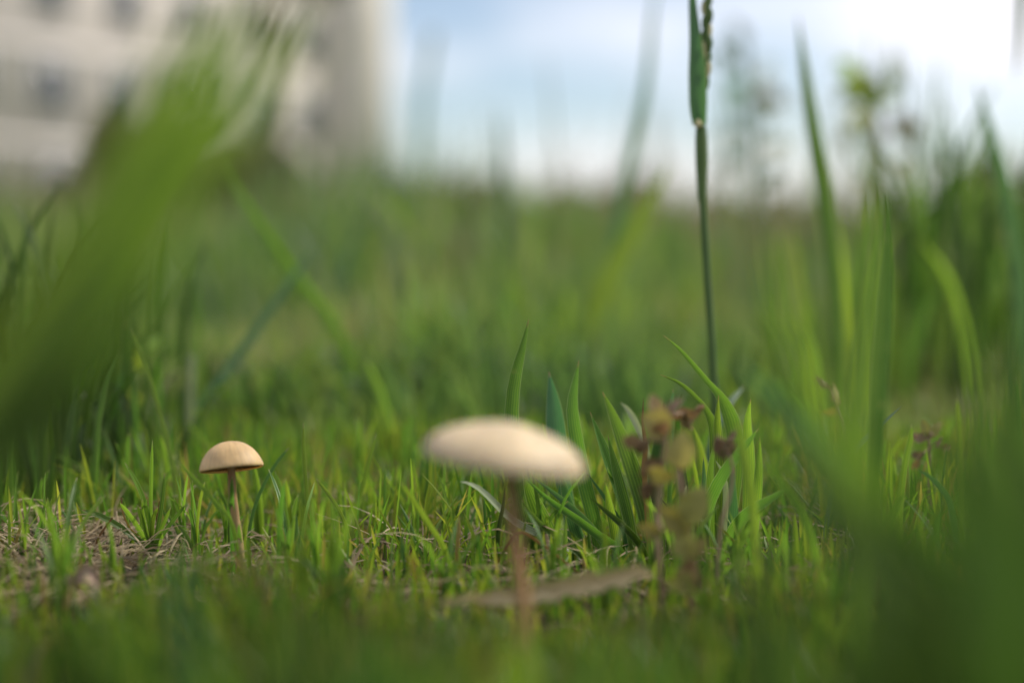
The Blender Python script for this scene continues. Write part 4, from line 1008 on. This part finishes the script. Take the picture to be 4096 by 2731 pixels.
for px, py, dd, sz, asp, ang, mt, pit, rol, cr_, src in [
    (2623, 1620, d, 78, .55, R(115), 'rleaf', .2, .3, .02, A[0]), (2688, 1630, d, 84, .45, R(62), 'pleaf', .2, -.3, .03, A[0]),
    (2625, 1690, d - .004, 96, .95, R(150), 'yleaf', .3, .1, .03, A[1]), (2640, 1720, d - .006, 60, .8, R(-110), 'rleaf', .3, .2, .05, A[1]),
    (2722, 1802, d - .014, 112, .78, R(95), 'yleaf', .1, .1, .02, B[0]),
    (2545, 1772, d, 70, .8, R(200), 'bleaf', .3, .3, .12, A[2]), (2510, 1765, d - .002, 48, .7, R(190), 'bleaf', .3, -.2, .12, A[2]), (2565, 1800, d - .001, 44, .8, R(-60), 'bleaf', .3, .4, .12, A[2]),
    (2600, 1870, d - .003, 84, .6, R(205), 'bleaf', .2, .3, .12, A[3]), (2648, 1905, d - .008, 98, .6, R(-25), 'yleaf', .2, .3, .05, A[3]),
    (2590, 1968, d - .002, 66, .6, R(250), 'bleaf', .2, .3, .12, A[4]),
    (2778, 2020, d - .02, 120, .8, R(60), 'oleaf', .2, .1, .03, B[3]), (2700, 2075, d - .018, 110, .75, R(150), 'oleaf', .2, -.2, .04, B[4]),
    (2735, 2170, d - .02, 96, .8, R(120), 'oleaf', .2, .2, .05, B[5]), (2790, 2190, d - .02, 80, .7, R(30), 'yleaf', .2, .2, .05, B[5]),
    (2760, 2300, d - .02, 110, .7, R(100), 'rleaf', .2, .2, .06, B[6]), (2720, 2330, d - .02, 90, .7, R(170), 'oleaf', .2, .2, .06, B[6]), (2600, 2120, d - .006, 70, .7, R(170), 'oleaf', .2, .2, .06, A[5]),
    (2900, 1790, d + .02, 78, .75, R(-60), 'pleaf', .2, .3, .13, E[0]), (2925, 1755, d + .02, 50, .6, R(40), 'pleaf', .2, .2, .12, E[0]), (2888, 1820, d + .019, 40, .7, R(-90), 'bleaf', .2, .2, .12, E[0]),
    (2750, 1660, d + .03, 96, .5, R(5), 'rleaf', .2, .6, .10, at(2700, 1660, d + .02)), (2745, 1690, d + .03, 50, .6, R(-80), 'bleaf', .2, .4, .12, at(2700, 1660, d + .02)),
]:
    add_leaf(wd, px, py, dd, sz * 1.4, asp, ang, mt, pit, rol, cr_, int(px * 7 + py), src)

def leafy_weed(name, label, px, d, stem_pts, leaves, sw=.0012, stem_mat='stemp'):
    root = empty(name, ground_at(px, d), label, 'weed')
    P = [at(x, y, d) for x, y in stem_pts]
    g = ground_at(px, d); P.append(g - Vector((0, 0, .004)))
    v, f, uv = tube(smooth_path(P[::-1], 18), list(np.linspace(sw * 1.3, sw * .6, 18)), 8); localise(mesh_obj('stem', v, f, M[stem_mat]), root)
    for k, (x, y, sz, asp, ang, mt) in enumerate(leaves):
        q = min(P[:-1], key=lambda a: (a - at(x, y, d)).length)
        add_leaf(root, x, y, d + random.uniform(-.01, .01) * d, sz, asp, R(ang), mt, .2, random.uniform(-.4, .4), .03 if mt not in ('bleaf', 'pleaf') else .1, k + px, q)
    return root
leafy_weed('leafy_weed', 'tall weed with yellow green leaves against the bright cloud', 3540, 1.35,
           [(3470, 280), (3490, 400), (3520, 560), (3550, 760), (3560, 950), (3570, 1150)],
           [(3385, 265, 130, .5, 140, 'gleaf'), (3580, 290, 170, .45, 65, 'gleaf'), (3440, 345, 150, .7, 170, 'gleaf'), (3510, 390, 160, .7, 20, 'gleaf'), (3400, 380, 110, .6, 200, 'gleaf'), (3480, 330, 140, .6, 100, 'gleaf'),
            (3640, 530, 150, .6, 0, 'bleaf'), (3600, 480, 110, .6, 30, 'bleaf'), (3420, 480, 120, .6, 220, 'oleaf'), (3380, 560, 90, .5, 250, 'oleaf'), (3620, 650, 110, .5, 20, 'oleaf'), (3500, 640, 100, .5, 160, 'gleaf'), (3470, 740, 130, .4, 150, 'oleaf'), (3640, 780, 130, .4, 30, 'oleaf'), (3490, 880, 130, .4, 170, 'gleaf')], .0042)
leafy_weed('leafy_weed', 'grey green weed between the seeding stalk and the yellow leaved weed', 3010, 1.9,
           [(2950, 120), (2980, 260), (3005, 500), (3010, 750), (3012, 1000)],
           [(2900, 230, 170, .4, 150, 'greyb'), (3070, 280, 190, .45, 35, 'greyb'), (2930, 370, 170, .45, 200, 'blue'), (3090, 400, 170, .5, -10, 'oleaf'), (2960, 140, 150, .4, 100, 'greyb'), (3050, 480, 150, .5, -40, 'blue'),
            (2920, 520, 160, .4, 170, 'greyb'), (3100, 580, 160, .4, 20, 'oleaf'), (2930, 650, 150, .4, 200, 'greyb'), (3080, 700, 150, .4, 30, 'blue')], .005, 'stemg')
leafy_weed('leafy_weed', 'small seedling with lime green leaves behind the smaller mushroom', 600, .76,
           [(575, 1400), (580, 1480), (590, 1600), (600, 1750)],
           [(610, 1380, 110, .5, 60, 'gleaf'), (540, 1420, 80, .6, 165, 'gleaf'), (560, 1460, 80, .6, 200, 'gleaf'), (530, 1590, 90, .6, 170, 'gleaf'), (650, 1540, 80, .5, 30, 'gleaf')], .0008, 'stemg')
leafy_weed('withered_weed', 'small reddish withered weed in the right hand grass', 3720, .58,
           [(3715, 1730), (3720, 1800), (3722, 1880), (3720, 2000)],
           [(3690, 1745, 80, .6, 170, 'pleaf'), (3740, 1720, 90, .5, 60, 'oleaf'), (3700, 1710, 70, .5, 110, 'oleaf'), (3670, 1820, 60, .6, 200, 'pleaf'), (3760, 1770, 60, .6, 0, 'pleaf'), (3790, 1790, 50, .6, 0, 'rleaf'), (3665, 1860, 50, .6, 220, 'rleaf')], .0009)
leafy_weed('withered_weed', 'small weed with yellowing leaves before the broad bright blade', 3380, .60,
           [(3320, 1560), (3350, 1640), (3380, 1720), (3390, 1850)],
           [(3290, 1535, 70, .4, 140, 'pleaf'), (3350, 1580, 100, .4, 70, 'yleaf'), (3320, 1650, 70, .5, 200, 'yleaf'), (3340, 1600, 60, .5, 160, 'rleaf')], .0008)
# pale bent dry leaves in the rough grass
hero([(740, 1480), (690, 1500), (640, 1560), (615, 1640), (610, 1760)], .72, .72, 34, 'pale', 'grass_shoot', None, 'pale bent blade beside the lime green seedling', 'grass blade')
hero([(770, 1420), (768, 1500), (765, 1600), (760, 1760)], .73, .73, 34, 'pale', 'grass_shoot', None, 'pale upright dry blade beside the lime green seedling', 'grass blade', prof='even')
hero([(1230, 1340), (1300, 1400), (1380, 1470), (1440, 1600), (1460, 1750)], .95, .95, 50, 'pale', 'grass_shoot', None, 'pale blurred drooping blade in the rough grass', 'grass blade')

# ------------------------------------------------------------------ litter
def fallen_leaf(label, pts, d, wpx, mat, twv=1.1, cat='leaf', fold=.7):
    P = [at(x, y, d) for x, y in pts]
    v, f, uv = ribbon(P, wpx * d / FPX, (twv, twv * .35), 20, 9, fold, lambda s: max(.06, math.sin(math.pi * (.06 + .9 * s)) ** .6) * (.35 + .65 * s))
    v = np.array(v); v[:, 2] += 0.0007 * np.sin(v[:, 0] * 900) + .0005 * np.sin(v[:, 1] * 1300 + v[:, 0] * 500)
    n0 = len(v); v2 = v + np.array([0, .0003, -.0007])
    f = np.array(f); ff = np.concatenate([f, f[:, ::-1] + n0])
    vv = np.concatenate([v, v2]); b = vv.mean(0)
    o = mesh_obj('dry_leaf', vv - b, ff, M[mat], uvs=uv + uv); o.location = b
    return tag(o, label, cat)
fallen_leaf('long pale dry leaf lying in the turf under the larger mushroom', [(1740, 2415), (1900, 2395), (2080, 2385), (2260, 2352), (2440, 2318), (2600, 2275)], .42, 105, 'dryleaf', -.5)
M['pinkleaf'] = leaf_mat('pinkish_dry_leaf', (0.46, 0.34, 0.24), (0.3, 0.2, 0.1), mottle=.4, mixf=.15, rough=.8, spec=.2)
fallen_leaf('small crumpled pinkish dry leaf before the straw patch', [(250, 2335), (310, 2305), (350, 2300), (400, 2335)], .44, 80, 'pinkleaf', -.8)

M['stone'] = solid_mat('pebble', (0.45, 0.40, 0.34), (0.68, 0.62, 0.54), scale=250, rough=.8, bump=.4, bdist=.0005)
def pebble(px, d, size, label, seed):
    me_v, me_f = [], []
    nu, nv = 14, 9
    for i in range(nv + 1):
        th = math.pi * i / nv
        for j in range(nu):
            ph = 2 * math.pi * j / nu
            q = Vector((math.sin(th) * math.cos(ph), math.sin(th) * math.sin(ph), math.cos(th)))
            k = 1 + .28 * mnoise.noise(q * 1.6 + Vector((seed, 0, 0))) + .1 * mnoise.noise(q * 4 + Vector((0, seed, 0)))
            me_v.append((q.x * size * k, q.y * size * .8 * k, q.z * size * .62 * k))
    for i in range(nv):
        for j in range(nu):
            me_f.append((i*nu + j, i*nu + (j+1) % nu, (i+1)*nu + (j+1) % nu, (i+1)*nu + j))
    g = ground_at(px, d)
    o = mesh_obj('pebble', me_v, me_f, M['stone']); o.location = (g.x, g.y, g.z + size * .35); o.rotation_euler.z = seed
    tag(o, label, 'pebble')
pebble(678, .575, .0050, 'pale pebble right behind the spreading sprout', 1.3)
pebble(600, .585, .0034, 'small pale pebble hidden by the spreading sprout', 2.1)
pebble(520, .535, .0036, 'brownish pebble in the straw left of the spreading sprout', 3.3)
pebble(440, .55, .0030, 'small pebble among the dead straw', 4.2)
pebble(860, .56, .0030, 'small pale pebble behind the smaller mushroom stem', 5.2)
